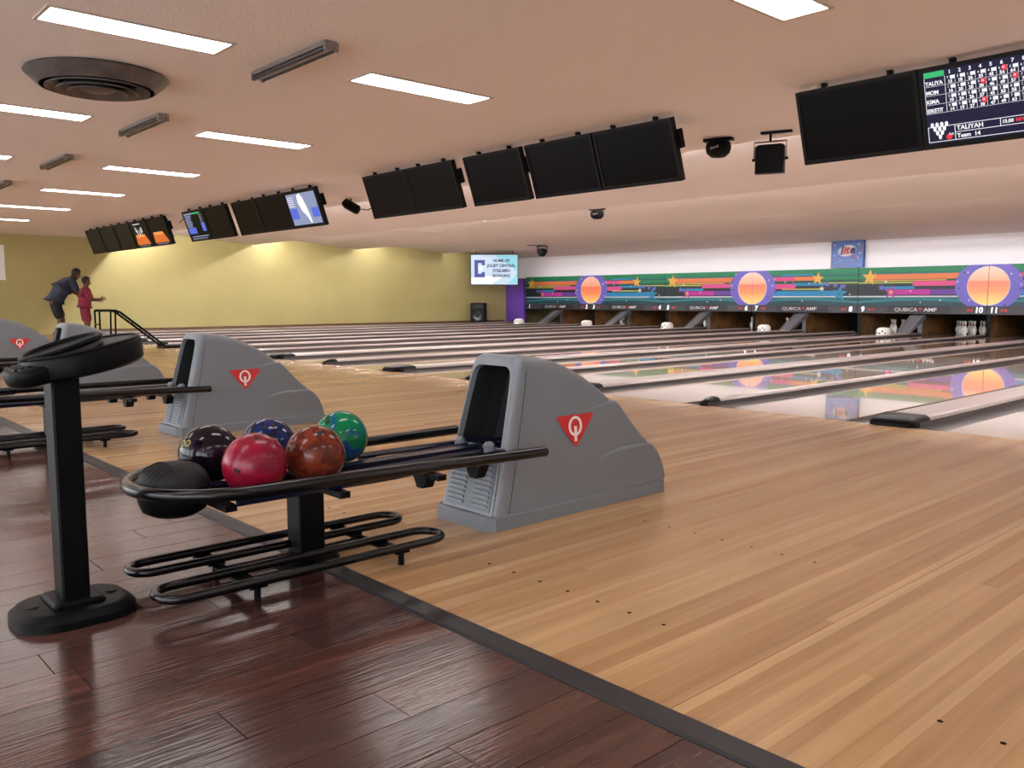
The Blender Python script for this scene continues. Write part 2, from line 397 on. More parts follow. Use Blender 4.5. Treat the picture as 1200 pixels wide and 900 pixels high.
# pit: kickbacks, pins, ramp covers, sensor boxes
for n in range(1, 13):
    if n > 12: break
    X = mid(n)
    t = thing('kickback', 'brown wooden side board of the pin pit between lanes %s and %s' % (WORD[n], WORD[n + 1]), 'panel', (X, 17.35, 0), 0, 'pin pit side boards')
    kw = .05 if n % 2 else .036
    MB().box(-kw, kw, 0, 2.7, -.02, .56).build('board', m_wood, t)
    MB().box(-kw - .008, kw + .008, -.03, 0.0, -.02, .56).build('edge_strip', m_wedge if n % 2 else m_black, t)
pinprof = [(.0258, 0), (.032, .012), (.0362, .03), (.0454, .057), (.0572, .095), (.0606, .114), (.0575, .149), (.046, .187), (.033, .22), (.0245, .25), (.0232, .268), (.0262, .30), (.0312, .33), (.0323, .345), (.0285, .365), (.016, .378), (.002, .381)]
pin_parts = []
pin_body = MB().lathe(pinprof, 14).mesh('pin_body'); pin_body.materials.append(m_pin); pin_body.shade_smooth()
def band(z0, z1, r0_, r1_):
    me = MB().lathe([(r0_, z0), (r1_, z1)], 14, cap=False).mesh('stripe'); me.materials.append(m_pinr); return me
bands = [band(.238, .248, .0285, .0262), band(.272, .284, .0245, .0257)]
def pin(x, y, z, lab, grp):
    t = thing('bowling_pin', lab, 'bowling pin', (x, y, z), 0, grp)
    o = bpy.data.objects.new('body', pin_body); COL.objects.link(o); o.parent = t
    for b in bands:
        o = bpy.data.objects.new('red_stripe', b); COL.objects.link(o); o.parent = t
DY = .264
rack = [(0, 0)] + [(-.1524, DY), (.1524, DY)] + [(-.305, 2 * DY), (0, 2 * DY), (.305, 2 * DY)] + [(-.457, 3 * DY), (-.1524, 3 * DY), (.1524, 3 * DY), (.457, 3 * DY)]
standing = {3: range(10), 9: [1, 3, 4, 6, 7], 10: range(10), 11: [0, 2, 5, 1], 6: [5, 2], 7: [3, 0, 9], 5: [2, 5, 4, 8, 9]}
for n, idx in standing.items():
    for i in idx:
        pin(lane_x(n) + rack[i][0], 18.0 + rack[i][1] * .9, 0.0, 'white bowling pin with red neck stripes standing at the end of lane %s' % WORD[n], 'pins at the end of lane %s' % WORD[n])
for n in (1, 3, 5, 7, 9, 11):
    X = mid(n)
    lab = 'grey sloping ramp cover rising to the fascia between lanes %s and %s' % (WORD[n], WORD[n + 1])
    t = thing('ramp_cover', lab, 'ramp cover', (X, 16.24, 0), 0, 'grey ramp covers at the pits')
    MB().prism([(-.16, 0, .063), (-.16, .14, .063), (-.16, 1.05, .46), (-.16, 1.05, .56), (-.16, .86, .51)], (.32, 0, 0)).build('cover', m_wedge, t)
    MB().prism([(.155, -.02, .07), (.155, .86, .52), (.155, .86, .545), (.155, -.02, .085)], (.02, 0, 0)).build('edge_rail', m_chrome, t)
    MB().prism([(-.175, -.02, .07), (-.175, .86, .52), (-.175, .86, .545), (-.175, -.02, .085)], (.02, 0, 0)).build('edge_rail', m_chrome, t)
    if n == 11: continue
    s = thing('sensor_box', 'small white pin camera cover with black spots on the divider between lanes %s and %s' % (WORD[n], WORD[n + 1]), 'camera', (X, 15.1, .0635), 0, 'white pin camera covers')
    MB().loft([[(.17 * a * k, .22 * b * k, z) for a, b in [(math.cos(PI * i / 8), math.sin(PI * i / 8)) for i in range(16)]] for k, z in ((1, 0), (1, .09), (.9, .14), (.72, .17), (.4, .185))], True, True).build('cover', m_whitep, s, True)
    for (px_, pz_) in ((-.07, .06), (.06, .09), (.0, .04), (.11, .05)):
        MB().lathe([(.022, 0), (.022, .004)], 10).build('spot', m_black, s).matrix_local = Matrix.Translation((px_, -.215 * math.sqrt(max(0, 1 - (px_ / .17) ** 2)) - .004, pz_)) @ Matrix.Rotation(PI / 2, 4, 'X')

# ------------------------------------------------------------------ masking wall with murals
def colm(name, r, g, b, rough=0.45): return mat(name, tuple(c * .6 for c in srgb(r, g, b)[:3]) + (1,), rough, spec=.3)
c_green = colm('mural_green', 22, 136, 92); c_teal = colm('mural_teal', 40, 130, 140); c_dk = colm('mural_charcoal', 28, 40, 48)
c_dteal = colm('mural_dark_teal', 30, 70, 82); c_or = colm('mural_orange', 244, 138, 84); c_ye = colm('mural_yellow', 250, 196, 86)
c_lime = colm('mural_lime', 206, 216, 98); c_pk = colm('mural_pink', 240, 90, 160); c_mg = colm('mural_magenta', 200, 52, 170)
c_pu = colm('mural_purple', 112, 64, 170); c_bl = colm('mural_blue', 36, 148, 208); c_vi = colm('mural_violet', 124, 112, 214)
c_wh = colm('mural_white', 244, 240, 248); c_fas = colm('fascia_charcoal', 34, 35, 42); c_fasl = colm('fascia_grey', 58, 59, 68)
c_rd = colm('fascia_red', 224, 50, 56); c_dgreen = colm('mural_deep_green', 14, 84, 70)
c_num = mat('fascia_number', srgb(246, 246, 250), .4, emit=srgb(246, 246, 250), es=0.5)
m_disc = mat('mural_disc', srgb(244, 140, 96), 0.35)
def disc_grad(m):
    n, l, b = nn(m); tc = n.new('ShaderNodeTexCoord'); sp = n.new('ShaderNodeSeparateXYZ'); mr = n.new('ShaderNodeMapRange')
    mr.inputs['From Min'].default_value = 0.82; mr.inputs['From Max'].default_value = 1.80
    cr = n.new('ShaderNodeValToRGB'); e = cr.color_ramp.elements
    e.new(.3); e.new(.55); e.new(.6)
    for i, (p, c) in enumerate(((0, srgb(252, 204, 120)), (.35, srgb(246, 140, 84)), (.6, srgb(238, 112, 88)), (.64, srgb(248, 158, 124)), (1, srgb(250, 196, 176)))):
        e[i].position = p; e[i].color = c
    l.new(tc.outputs['Object'], sp.inputs[0]); l.new(sp.outputs['Z'], mr.inputs['Value']); l.new(mr.outputs['Result'], cr.inputs['Fac']); l.new(cr.outputs['Color'], b.inputs['Base Color'])
disc_grad(m_disc)
ZB, ZM, ZT = 0.571, 0.785, 1.847
HM = ZT - ZM
LAY = [0]
def zt(t): return ZM + t * HM
def flat(parent, name, m, pts, layer):          # print on the mural: thin polygon just proud of the board
    y = -.0025 * layer
    return MB().prism([(a, y, b) for a, b in pts], (0, .002, 0)).build(name, m, parent)
def star(cx, cz, r, k=.42, rot=0.1):
    return [(cx + (r if i % 2 == 0 else r * k) * math.sin(rot + PI * i / 5), cz + (r if i % 2 == 0 else r * k) * math.cos(rot + PI * i / 5)) for i in range(10)]
def stripe(parent, m, x0, x1, t0, t1, layer, name='stripe'):
    flat(parent, name, m, [(x0, zt(t0)), (x1, zt(t0)), (x1, zt(t1)), (x0, zt(t1))], layer)
def half_disc(cx, cz, rx, rz, side, clipz=None, x1=None):
    pts = []
    for i in range(25):
        a = -PI / 2 + PI * i / 24
        z = cz + rz * math.sin(a)
        if clipz: z = min(max(z, clipz[0]), clipz[1])
        pts.append((cx + side * rx * math.cos(a), z))
    return pts
def panel(nl, kind):
    xl, xr = mid(nl - 1) if nl > 1 else lane_x(1) - .93, mid(nl + 1)
    W = xr - xl
    lab = {1: 'leftmost mural panel with shooting stars above lanes one and two'}.get(nl, 'bright mural panel with shooting stars above lanes %s and %s' % (WORD[nl], WORD[nl + 1]))
    t = thing('mural_panel', lab, 'mural', (xl, MY, 0), 0, 'mural panels above the pins')
    e = .006
    MB().box(e, W - e, 0, .10, ZM, ZT).build('board', c_dk, t)
    stripe(t, c_dgreen, e, W - e, .56, .86, 1, 'green_field'); stripe(t, c_green, e, W - e, .86, 1.0, 1, 'green_field')
    stripe(t, c_teal, e, W - e, .825, .85, 2); stripe(t, c_green, e, W - e, .70, .80, 2, 'green_field')
    stripe(t, c_dteal, e, W - e, 0, .17, 1, 'teal_field')
    flat(t, 'teal_curve', c_teal, [(e + (W - 2 * e) * i / 12, zt(.06 + .07 * math.sin(PI * i / 12))) for i in range(13)] + [(e + (W - 2 * e) * (12 - i) / 12, zt(.12 + .08 * math.sin(PI * (12 - i) / 12))) for i in range(13)], 2)
    stripe(t, c_wh, e, W - e, .225, .255, 2)
    stripe(t, c_teal, e, W - e, .19, .222, 2)
    if kind == 'A':
        stripe(t, c_or, .10 * W, .86 * W, .68, .82, 3); stripe(t, c_lime, e, .45 * W, .585, .615, 3)
        stripe(t, c_ye, .1 * W, .7 * W, .64, .665, 3)
        stripe(t, c_pk, .46 * W, .85 * W, .51, .63, 3); stripe(t, c_bl, .20 * W, .46 * W, .43, .50, 3)
        stripe(t, c_mg, .28 * W, .58 * W, .285, .42, 3); stripe(t, c_pu, .58 * W, .84 * W, .285, .42, 3)
        flat(t, 'star', c_ye, star(.095 * W, zt(.74), .235), 5); flat(t, 'star', c_or, star(.13 * W, zt(.78), .12, rot=.5), 4)
        flat(t, 'star', c_pk, star(.46 * W, zt(.57), .10), 5); flat(t, 'star', c_vi, star(.195 * W, zt(.47), .10), 5)
        flat(t, 'star', c_mg, star(.275 * W, zt(.35), .20), 5); flat(t, 'star', c_ye, star(.275 * W, zt(.35), .08), 6)
        flat(t, 'star', c_wh, star(.23 * W, zt(.62), .05), 6)
        for s_ in ((.43, .38), (.51, .09), (.66, .14)): flat(t, 'star', c_wh, star(s_[0] * W, zt(s_[1]), .03), 6)
        cx, sd = W - e, -1
    else:
        stripe(t, c_pk, .12 * W, .40 * W, .69, .80, 3); stripe(t, c_or, .40 * W, .62 * W, .69, .80, 3); stripe(t, c_bl, .3 * W, .6 * W, .83, .87, 3)
        stripe(t, c_pk, .14 * W, .40 * W, .46, .60, 3); stripe(t, c_bl, .40 * W, .72 * W, .55, .62, 3); stripe(t, c_lime, .3 * W, .68 * W, .43, .465, 3)
        stripe(t, c_lime, .66 * W, W - e, .60, .63, 3)
        stripe(t, c_bl, .13 * W, .85 * W, .26, .40, 3)
        flat(t, 'star', c_ye, star(.64 * W, zt(.74), .20), 5); flat(t, 'star', c_pk, star(.40 * W, zt(.74), .11, rot=.6), 5)
        flat(t, 'star', c_pk, star(.41 * W, zt(.52), .13), 5); flat(t, 'star', c_wh, star(.68 * W, zt(.46), .09), 5)
        flat(t, 'star', c_bl, star(.84 * W, zt(.33), .24), 5); flat(t, 'star', c_teal, star(.84 * W, zt(.33), .10), 6)
        for s_ in ((.73, .58), (.80, .55), (.87, .52)): flat(t, 'star', c_vi, star(s_[0] * W, zt(s_[1]), .10), 5)
        for s_ in ((.50, .12), (.56, .6), (.93, .3), (.33, .66)): flat(t, 'star', c_wh, star(s_[0] * W, zt(s_[1]), .03), 6)
        cx, sd = e, 1
    flat(t, 'violet_glow', c_vi, half_disc(cx, zt(.5), .80, .66, sd, (ZM, ZT)), 7)
    rs = random.Random(nl)
    for q in range(9):
        a = -PI / 2 + PI * rs.random(); rr = .62 + .22 * rs.random()
        X_, Z_ = cx + sd * rr * math.cos(a), zt(.5) + rr * .8 * math.sin(a)
        if ZM + .04 < Z_ < ZT - .04: flat(t, 'star', c_wh if q % 3 else c_dk, star(X_, Z_, .035), 8)
    flat(t, 'orange_rim', c_wh, half_disc(cx, zt(.49), .505, .505, sd), 8)
    flat(t, 'orange_disc', m_disc, half_disc(cx, zt(.49), .485, .485, sd), 9)
    # fascia strip with lane numbers
    fs = MB().prism([(e, -.05, ZB), (W - e, -.05, ZB), (W - e, -.01, ZM - .004), (e, -.01, ZM - .004)], (0, .09, 0)).build('fascia', c_fas, t)
    R = (math.atan2(ZM - ZB, .04), 0, 0)
    zc = (ZB + ZM) / 2; yc = -.0335
    def slab(m, pts, name, off=.002):
        pts3 = [(a, -.05 + .04 * (b - ZB) / (ZM - ZB) - off, b) for a, b in pts]
        MB().prism(pts3, (0, .0015, 0)).build(name, m, fs)
    for a, b in ((.0, .26), (.74, 1.0)):
        k = .05
        slab(c_fasl, [(a * W + (e if a == 0 else k), ZB + .012), (b * W - (e if b == 1 else k), ZB + .012), (b * W - (e if b == 1 else 0), ZM - .016), (a * W + (e if a == 0 else 0), ZM - .016)], 'grey_field')
    text_mesh('QUBICA', .135, c_wh, 'lettering', fs, (.402 * W, yc, zc), R, sx=1.25)
    slab(c_rd, [(.497 * W, zc + .045), (.533 * W, zc + .045), (.515 * W, zc - .03)], 'red_triangle', .004)
    text_mesh('AMF', .135, c_wh, 'lettering', fs, (.59 * W, yc, zc), R, sx=1.3, bold=.003)
    text_mesh(str(nl), .20, c_num, 'lane_number', fs, (.05 * W if nl > 1 else .07 * W, yc - .002, zc), R, bold=.006)
    text_mesh(str(nl + 1), .20, c_num, 'lane_number', fs, (.945 * W, yc - .002, zc), R, bold=.006)
    for x_ in (.105, .13, .87, .895) if nl > 1 else (.87, .895):
        slab(c_rd, [(x_ * W - .03, zc - .03), (x_ * W + .03, zc - .03), (x_ * W + .03, zc + .03), (x_ * W - .03, zc + .03)], 'red_marker', .004)
for nl, kd in ((1, 'A'), (3, 'B'), (5, 'A'), (7, 'B'), (9, 'A'), (11, 'B'), (13, 'A')): panel(nl, kd)
# purple end panel
pp = MB().box(-24.46, -23.40, MY - .06, MY + .06, -.02, 1.80).build('end_panel', m_purple); tag(pp, 'plain purple panel closing the left end of the mural wall', 'panel')
# blue square sign
m_bsign = mat('blue_sign', srgb(24, 66, 160), .3); noise_colour(m_bsign, 3.0, srgb(8, 26, 92), srgb(28, 84, 176))
sg = thing('beer_sign', 'square dark blue sign with white and red lettering above the mural', 'sign', (-9.85, MY + .04, 1.87))
MB().cbox(-.49, .49, -.06, .06, 0, .96, .02).build('board', m_bsign, sg)
c_sky = colm('sign_light_blue', 70, 150, 226); c_nv = colm('sign_navy', 20, 24, 80)
def ell(cx, cz, rx, rz, rot=0, n=28, y=-.061):
    return [(cx + rx * math.cos(a) * math.cos(rot) - rz * math.sin(a) * math.sin(rot), y, cz + rx * math.cos(a) * math.sin(rot) + rz * math.sin(a) * math.cos(rot)) for a in [2 * PI * i / n for i in range(n)]]
for yy, tt in ((.82, .12), (.14, .2)):
    pts = [(-.46 + .92 * i / 14, -.0625, yy + tt * .6 * math.sin(PI * i / 28)) for i in range(15)] + [(.46 - .92 * i / 14, -.0625, yy - .035 + tt * .5 * math.sin(PI * (14 - i) / 28)) for i in range(15)]
    MB().prism(pts, (0, .0015, 0)).build('swoosh', c_sky, sg)
MB().prism(ell(0, .48, .30, .185, .12, y=-.0625), (0, .0015, 0)).build('oval', c_sky, sg)
MB().prism(ell(0, .48, .27, .155, .12, y=-.0645), (0, .0015, 0)).build('oval', c_wh, sg)
text_mesh('l', .34, c_nv, 'lettering', sg, (-.17, -.068, .48), (PI / 2, -.12, 0), bold=.012, shear=.3)
text_mesh('it', .30, c_rd, 'lettering', sg, (-.035, -.068, .49), (PI / 2, -.12, 0), bold=.012, shear=.3)
text_mesh('e', .32, c_nv, 'lettering', sg, (.15, -.068, .50), (PI / 2, -.12, 0), bold=.012, shear=.3)
MB().prism([(.12, -.0665, .36), (.16, -.0665, .37), (.30, -.0665, .22), (.28, -.0665, .2)], (0, .001, 0)).build('red_slash', c_rd, sg)
for a, b in ((-.37, .65), (.34, .66), (-.38, .35), (.38, .40), (-.2, .2), (.33, .28)):
    MB().prism([(x_, -.0625, z_) for x_, z_ in star(a, b, .03)], (0, .001, 0)).build('star', c_wh, sg)

# corner screen
def smat(name, r, g, b, es): return mat(name, tuple(c * .2 for c in srgb(r, g, b)[:3]) + (1,), .5, emit=srgb(r, g, b), es=es, spec=.2)
c_scr = smat('screen_pale', 206, 226, 244, .62); c_scr2 = smat('screen_cyan', 150, 216, 230, .66); c_sct = smat('screen_text', 70, 74, 120, .5)
c_scp = smat('screen_purple', 84, 84, 160, .6); c_scw = smat('screen_white', 250, 250, 252, .66)
ang = math.atan2(1.35, 1.2)
cs = thing('projection_screen', 'bright pale blue message screen hung in the far left corner', 'screen', (-22.8, 15.03, 1.50), ang)
MB().box(-.92, .92, 0, .05, 0, 1.18).build('housing', m_bezel, cs)
MB().box(-.89, .89, -.004, -.0005, .03, 1.15).build('picture', c_scr, cs)
def cflat(m, pts, name, y=-.006): MB().prism([(a, y, b) for a, b in pts], (0, .0015, 0)).build(name, m, cs)
cflat(c_scr2, [(.0, 1.14), (.88, 1.14), (.88, .5), (.6, .75), (.3, .95)], 'cyan_wash'); cflat(c_scr2, [(.5, .05), (.88, .05), (.88, .5), (.75, .3)], 'cyan_wash')
cflat(c_scw, [(-.88, .05), (-.1, .05), (.3, .3), (-.3, .36), (-.88, .3)], 'white_wash')
cflat(c_scp, [(-.76, .3), (-.36, .3), (-.36, .5), (-.48, .5), (-.48, .44), (-.62, .44), (-.62, .84), (-.48, .84), (-.48, .76), (-.36, .76), (-.36, .96), (-.76, .96)], 'emblem', -.008)
cflat(c_scw, star(-.52, .64, .13), 'emblem_star', -.010)
for i, tx in enumerate(('HOME OF', 'JOLIET CENTRAL', 'STEELMEN', 'BOWLING')):
    text_mesh(tx, .155, c_sct, 'lettering', cs, (.27, -.009, .93 - .19 * i), (PI / 2, 0, 0), bold=.006, sx=.92)
for sx, hz in ((-.7, 1.46), (.7, 1.352)): MB().tube([(sx, .03, 1.18), (sx, .03, hz - .03)], .012, 6).build('hanger', m_black, cs)

# floor loudspeaker by the wall
sp = thing('loudspeaker', 'black floor loudspeaker cabinet standing by the yellow wall', 'speaker', (-24.0, 15.25, .062), math.radians(38))
MB().cbox(-.29, .29, -.2, .2, 0, .76, .02).build('cabinet', m_black, sp)
for z_, r_ in ((.26, .2), ):
    o = MB().lathe([(r_, 0), (r_ * .96, .015), (r_ * .8, .012), (r_ * .35, -.0), (r_ * .3, .01), (.001, .016)], 28, cap=False).build('woofer', m_blackg, sp, True)
    o.matrix_local = Matrix.Translation((0, -.201, z_)) @ Matrix.Rotation(PI / 2, 4, 'X')
MB().prism([(-.2, -.206, .54), (.2, -.206, .54), (.2, -.206, .7), (-.2, -.206, .7)], (0, .004, 0)).build('horn', m_dome, sp)

# ------------------------------------------------------------------ overhead screens
TW, TH, TD = .985, .60, .055
tilt = math.atan2(.20, .575)
def emat(name, r, g, b, s=1.0): return mat(name, tuple(c * .15 for c in srgb(r, g, b)[:3]) + (1,), .4, emit=srgb(r, g, b), es=s * .75, spec=.2)
d_navy = emat('display_navy', 34, 34, 66, .8); d_white = emat('display_white', 246, 246, 252, 1.1); d_green = emat('display_green', 60, 190, 120)
d_red = emat('display_red', 226, 60, 70); d_blue = emat('display_blue', 84, 110, 220); d_or = emat('display_orange', 220, 112, 50); d_orl = emat('display_orange_light', 244, 160, 90)
d_grey = emat('display_grey', 150, 160, 196, .9); d_black = mat('display_black', srgb(8, 8, 10), .2)
d_pk = emat('display_pink', 255, 190, 196)
def tv(xl, lab, lit=None, w_=TW, y_=.08, z_=2.69, side=False):
    t = thing('overhead_screen', lab, 'screen', (xl + w_ / 2, y_, z_), 0, 'overhead screens')
    t.rotation_euler = (tilt, 0, 0)          # leans over the bowlers
    hw = w_ / 2
    MB().box(-hw, hw, 0, TD, -TH, 0).build('housing', m_bezel, t)
    MB().box(-hw + .1, hw - .1, TD, TD + .05, -TH + .12, -.06).build('back_cover', m_black, t)
    bz = .028; f = MB()
    for a in ((-hw, hw, -bz, 0), (-hw, hw, -TH, -TH + bz * 1.3), (-hw, -hw + bz, -TH + bz * 1.3, -bz), (hw - bz, hw, -TH + bz * 1.3, -bz)): f.box(a[0], a[1], -.012, -.0003, a[2], a[3])
    f.build('bezel', m_bezel, t)
    scn = MB().box(-hw + bz, hw - bz, -.004, -.0003, -TH + bz * 1.3, -bz).build('display', d_navy if lit == 'score' else m_screen, t)
    for sx in (-.27, .27):
        MB().box(sx - .02, sx + .02, TD - .01, TD + .03, -.12, .035).build('mount_arm', m_black, t)
    if side: MB().box(hw - .002, hw + .03, TD - .01, TD + .05, -.30, -.12).build('side_box', m_black, t)
    def r(m, x0, x1, z0, z1, name, y=-.006):
        MB().box(x0, x1, y, y + .0015, z0, z1).build(name, m, scn)
    if lit == 'score':
        X0, X1 = -hw + .035, hw - .035; ztop, zrow = -.035, .052
        nx = .15; cw = (X1 - X0 - nx) / 11
        r(d_green, X0, X0 + nx - .005, ztop - .04, ztop, 'header')
        for j in range(11):
            cx0 = X0 + nx + j * cw
            text_mesh(str(j + 1) if j < 10 else 'T', .036, d_white, 'frame_number', scn, (cx0 + cw / 2, -.008, ztop - .02), (PI / 2, 0, 0), bold=.001)
            for i in range(4):
                z1 = ztop - .042 - i * .066
                r(d_white, cx0 + .003, cx0 + cw - .002, z1 - .0635, z1 - .0615, 'grid_line'); r(d_white, cx0 + cw - .003, cx0 + cw - .001, z1 - .062, z1, 'grid_line')
                r(d_white, cx0 + cw * .5, cx0 + cw - .004, z1 - .028, z1 - .004, 'score_cell')
                rnd = random.Random(i * 31 + j)
                text_mesh(str(rnd.randint(1, 9)), .024, d_white, 'score_digit', scn, (cx0 + cw * .27, -.008, z1 - .016), (PI / 2, 0, 0))
                text_mesh(str(9 + 8 * j + rnd.randint(0, 7)), .032, d_white, 'score_digit', scn, (cx0 + cw * .5, -.008, z1 - .046), (PI / 2, 0, 0), bold=.001)
        for (j, i) in ((5, 0), (3, 1), (6, 1), (3, 3)):
            cx0 = X0 + nx + j * cw + cw * .72; cz = ztop - .042 - i * .066 - .016
            MB().prism([(a, -.0095, b) for a, b in [(cx0 + .02 * math.cos(q * PI / 8), cz + .022 * math.sin(q * PI / 8)) for q in range(16)]], (0, .001, 0)).build('red_ball', d_red, scn)
            MB().prism([(a, -.0115, b) for a, b in [(cx0 - .004 + .009 * math.cos(q * PI / 6), cz + .004 + .009 * math.sin(q * PI / 6)) for q in range(12)]], (0, .001, 0)).build('ball_shine', d_pk, scn)
        for i, nm in enumerate(('TALIYA', 'MOM', 'KIMA', 'ESKETIT')):
            z1 = ztop - .042 - i * .066
            text_mesh(nm, .040, d_white, 'player_name', scn, (X0 + .008, -.008, z1 - .042), (PI / 2, 0, 0), 'LEFT', sx=.8 if len(nm) > 6 else .95, bold=.001)
            r(d_white, X0, X0 + nx, z1 - .0635, z1 - .0615, 'grid_line'); r(d_white, X0, X0 + .003, z1 - .063, z1, 'grid_line'); r(d_white, X0 + nx - .004, X0 + nx - .001, z1 - .063, z1, 'grid_line')
        zb0, zb1 = -TH + .05, -TH + .165
        for a in ((X0, X1, zb0, zb0 + .004), (X0, X1, zb1 - .004, zb1), (X0 + .19, X1, .5 * (zb0 + zb1) - .002, .5 * (zb0 + zb1) + .002), (X0, X0 + .004, zb0, zb1), (X0 + .19, X0 + .194, zb0, zb1), (X0 + .50, X0 + .504, .5 * (zb0 + zb1), zb1), (X1 - .004, X1, zb0, zb1)):
            r(d_white, *a, 'panel_line')
        for rr in range(4):
            for c_ in range(4 - rr):
                cx0 = X0 + .085 + (c_ - (3 - rr) / 2) * .034; cz = zb1 + .015 - .030 * rr
                MB().prism([(cx0 + .012 * math.cos(q * PI / 6), -.0085 - .0001 * rr, cz + (.022 if math.sin(q * PI / 6) < 0 else .016) * math.sin(q * PI / 6)) for q in range(12)], (0, .001, 0)).build('pin_symbol', d_white, scn)
        MB().prism([(X0 + .15 + .022 * math.cos(q * PI / 8), -.0085, zb0 + .03 + .022 * math.sin(q * PI / 8)) for q in range(16)], (0, .001, 0)).build('red_ball', d_red, scn)
        text_mesh('1st', .03, d_white, 'lettering', scn, (X0 + .165, -.011, zb0 + .05), (PI / 2, 0, 0))
        text_mesh('TALIYAH', .046, d_white, 'lettering', scn, (X0 + .205, -.008, zb1 - .03), (PI / 2, 0, 0), 'LEFT', bold=.001)
        text_mesh('Team  14', .042, d_white, 'lettering', scn, (X0 + .205, -.008, zb0 + .028), (PI / 2, 0, 0), 'LEFT', bold=.001)
        text_mesh('15.00', .034, d_white, 'lettering', scn, (X0 + .513, -.008, zb1 - .03), (PI / 2, 0, 0), 'LEFT', bold=.001)
        text_mesh('MPH', .036, d_red, 'lettering', scn, (X0 + .602, -.008, zb1 - .03), (PI / 2, 0, 0), 'LEFT', bold=.001)
    elif lit == 'table':
        X0, X1 = -hw + .05, hw - .02
        r(d_green, -.05, .30, -.075, -.045, 'header'); r(d_grey, X0, -.06, -.075, -.045, 'header')
        for i in range(7):
            z1 = -.09 - i * .04
            r(d_grey, X0, X0 + .30 - .03 * (i % 3), z1 - .025, z1, 'table_row'); r(d_grey, .24, .36 - .03 * (i % 2), z1 - .022, z1 - .004, 'table_row')
        r(d_blue, X0, -.08, -.45, -.33, 'blue_field'); r(d_blue, .22, .38, -.42, -.26, 'blue_field'); r(d_grey, X0 + .05, .38, -.52, -.50, 'table_row'); r(d_grey, X0 + .05, .3, -.56, -.545, 'table_row')
    elif lit == 'figure':
        r(d_grey, -hw + .06, hw - .06, -TH + .05, -.05, 'field'); r(d_blue, -hw + .07, -hw + .3, -.45, -.28, 'blue_field', -.008); r(d_blue, hw - .28, hw - .07, -.45, -.30, 'blue_field', -.008)
        MB().prism([(-.10, -.011, -.08), (.0, -.011, -.05), (.06, -.011, -.12), (.12, -.011, -.30), (.16, -.011, -.52), (.12, -.011, -.54), (.05, -.011, -.42), (-.05, -.011, -.34), (-.12, -.011, -.2)], (0, .001, 0)).build('white_figure', d_white, scn)
        for i in range(5): r(d_white, -hw + .08, -hw + .26, -.11 - .035 * i, -.10 - .035 * i, 'table_row', -.008)
    elif lit in ('lane', 'lane_pins'):
        MB().prism([(-.40, -.006, -.53), (.40, -.006, -.53), (.20, -.006, -.30), (-.34, -.006, -.30)], (0, .001, 0)).build('lane_picture', d_or, scn)
        MB().prism([(-.30, -.0075, -.36), (.20, -.0075, -.36), (.18, -.0075, -.30), (-.30, -.0075, -.30)], (0, .001, 0)).build('lane_picture', d_orl, scn)
        r(d_grey, -.3, .3, -.565, -.55, 'caption')
        if lit == 'lane_pins':
            r(d_white, -.30, .12, -.075, -.06, 'caption')
            for i, (a, b) in enumerate(((-.22, -.12), (-.16, -.17), (-.05, -.2), (.06, -.16), (.13, -.14))):
                MB().prism([(a - .015, -.0085, b - .12), (a + .02, -.0085, b - .12), (a + .01, -.0085, b), (a - .01, -.0085, b)], (0, .001, 0)).build('pin_picture', d_white, scn)
    return t
tv(-.868, 'overhead screen showing a bowling score table', 'score')
tv(-1.866, 'blank black overhead screen touching the lit score screen')
tv(1.25, 'blank black overhead screen beyond the right edge of view')
gl = 'blank black overhead screen in the middle group, %s from the right'
for i, X in enumerate((-4.152, -5.18, -6.27, -7.498, -8.51)): tv(X, gl % ordn[i], w_=1.0, side=i in (0, 2, 3))
tv(-10.88, 'lit overhead screen with a white glowing figure, right end of its group', 'figure', 1.015, side=True)
tv(-11.91, 'blank overhead screen just left of the one with the glowing figure', None, 1.02, side=False)
tv(-12.95, 'blank overhead screen hung between two pairs with open mounts beside it', None, .92, .14, 2.70, side=True)
tv(-14.07, 'blank overhead screen just right of the one with a green headed table', None, .98)
tv(-15.07, 'lit overhead screen with a green headed blue table, left end of its group', 'table', .98)
far = [('lit overhead screen with an orange lane, right end of the farthest group', 'lane'), ('lit overhead screen with an orange lane and white pins', 'lane_pins'),
       ('blank overhead screen in the farthest group, third from the right', None), ('blank overhead screen in the farthest group, fourth from the right', None), ('blank overhead screen at the far left end of the row', None)]
for i, (lab, lt) in enumerate(far): tv(-17.1 - 1.06 * i, lab, lt, 1.03, side=i == 0)

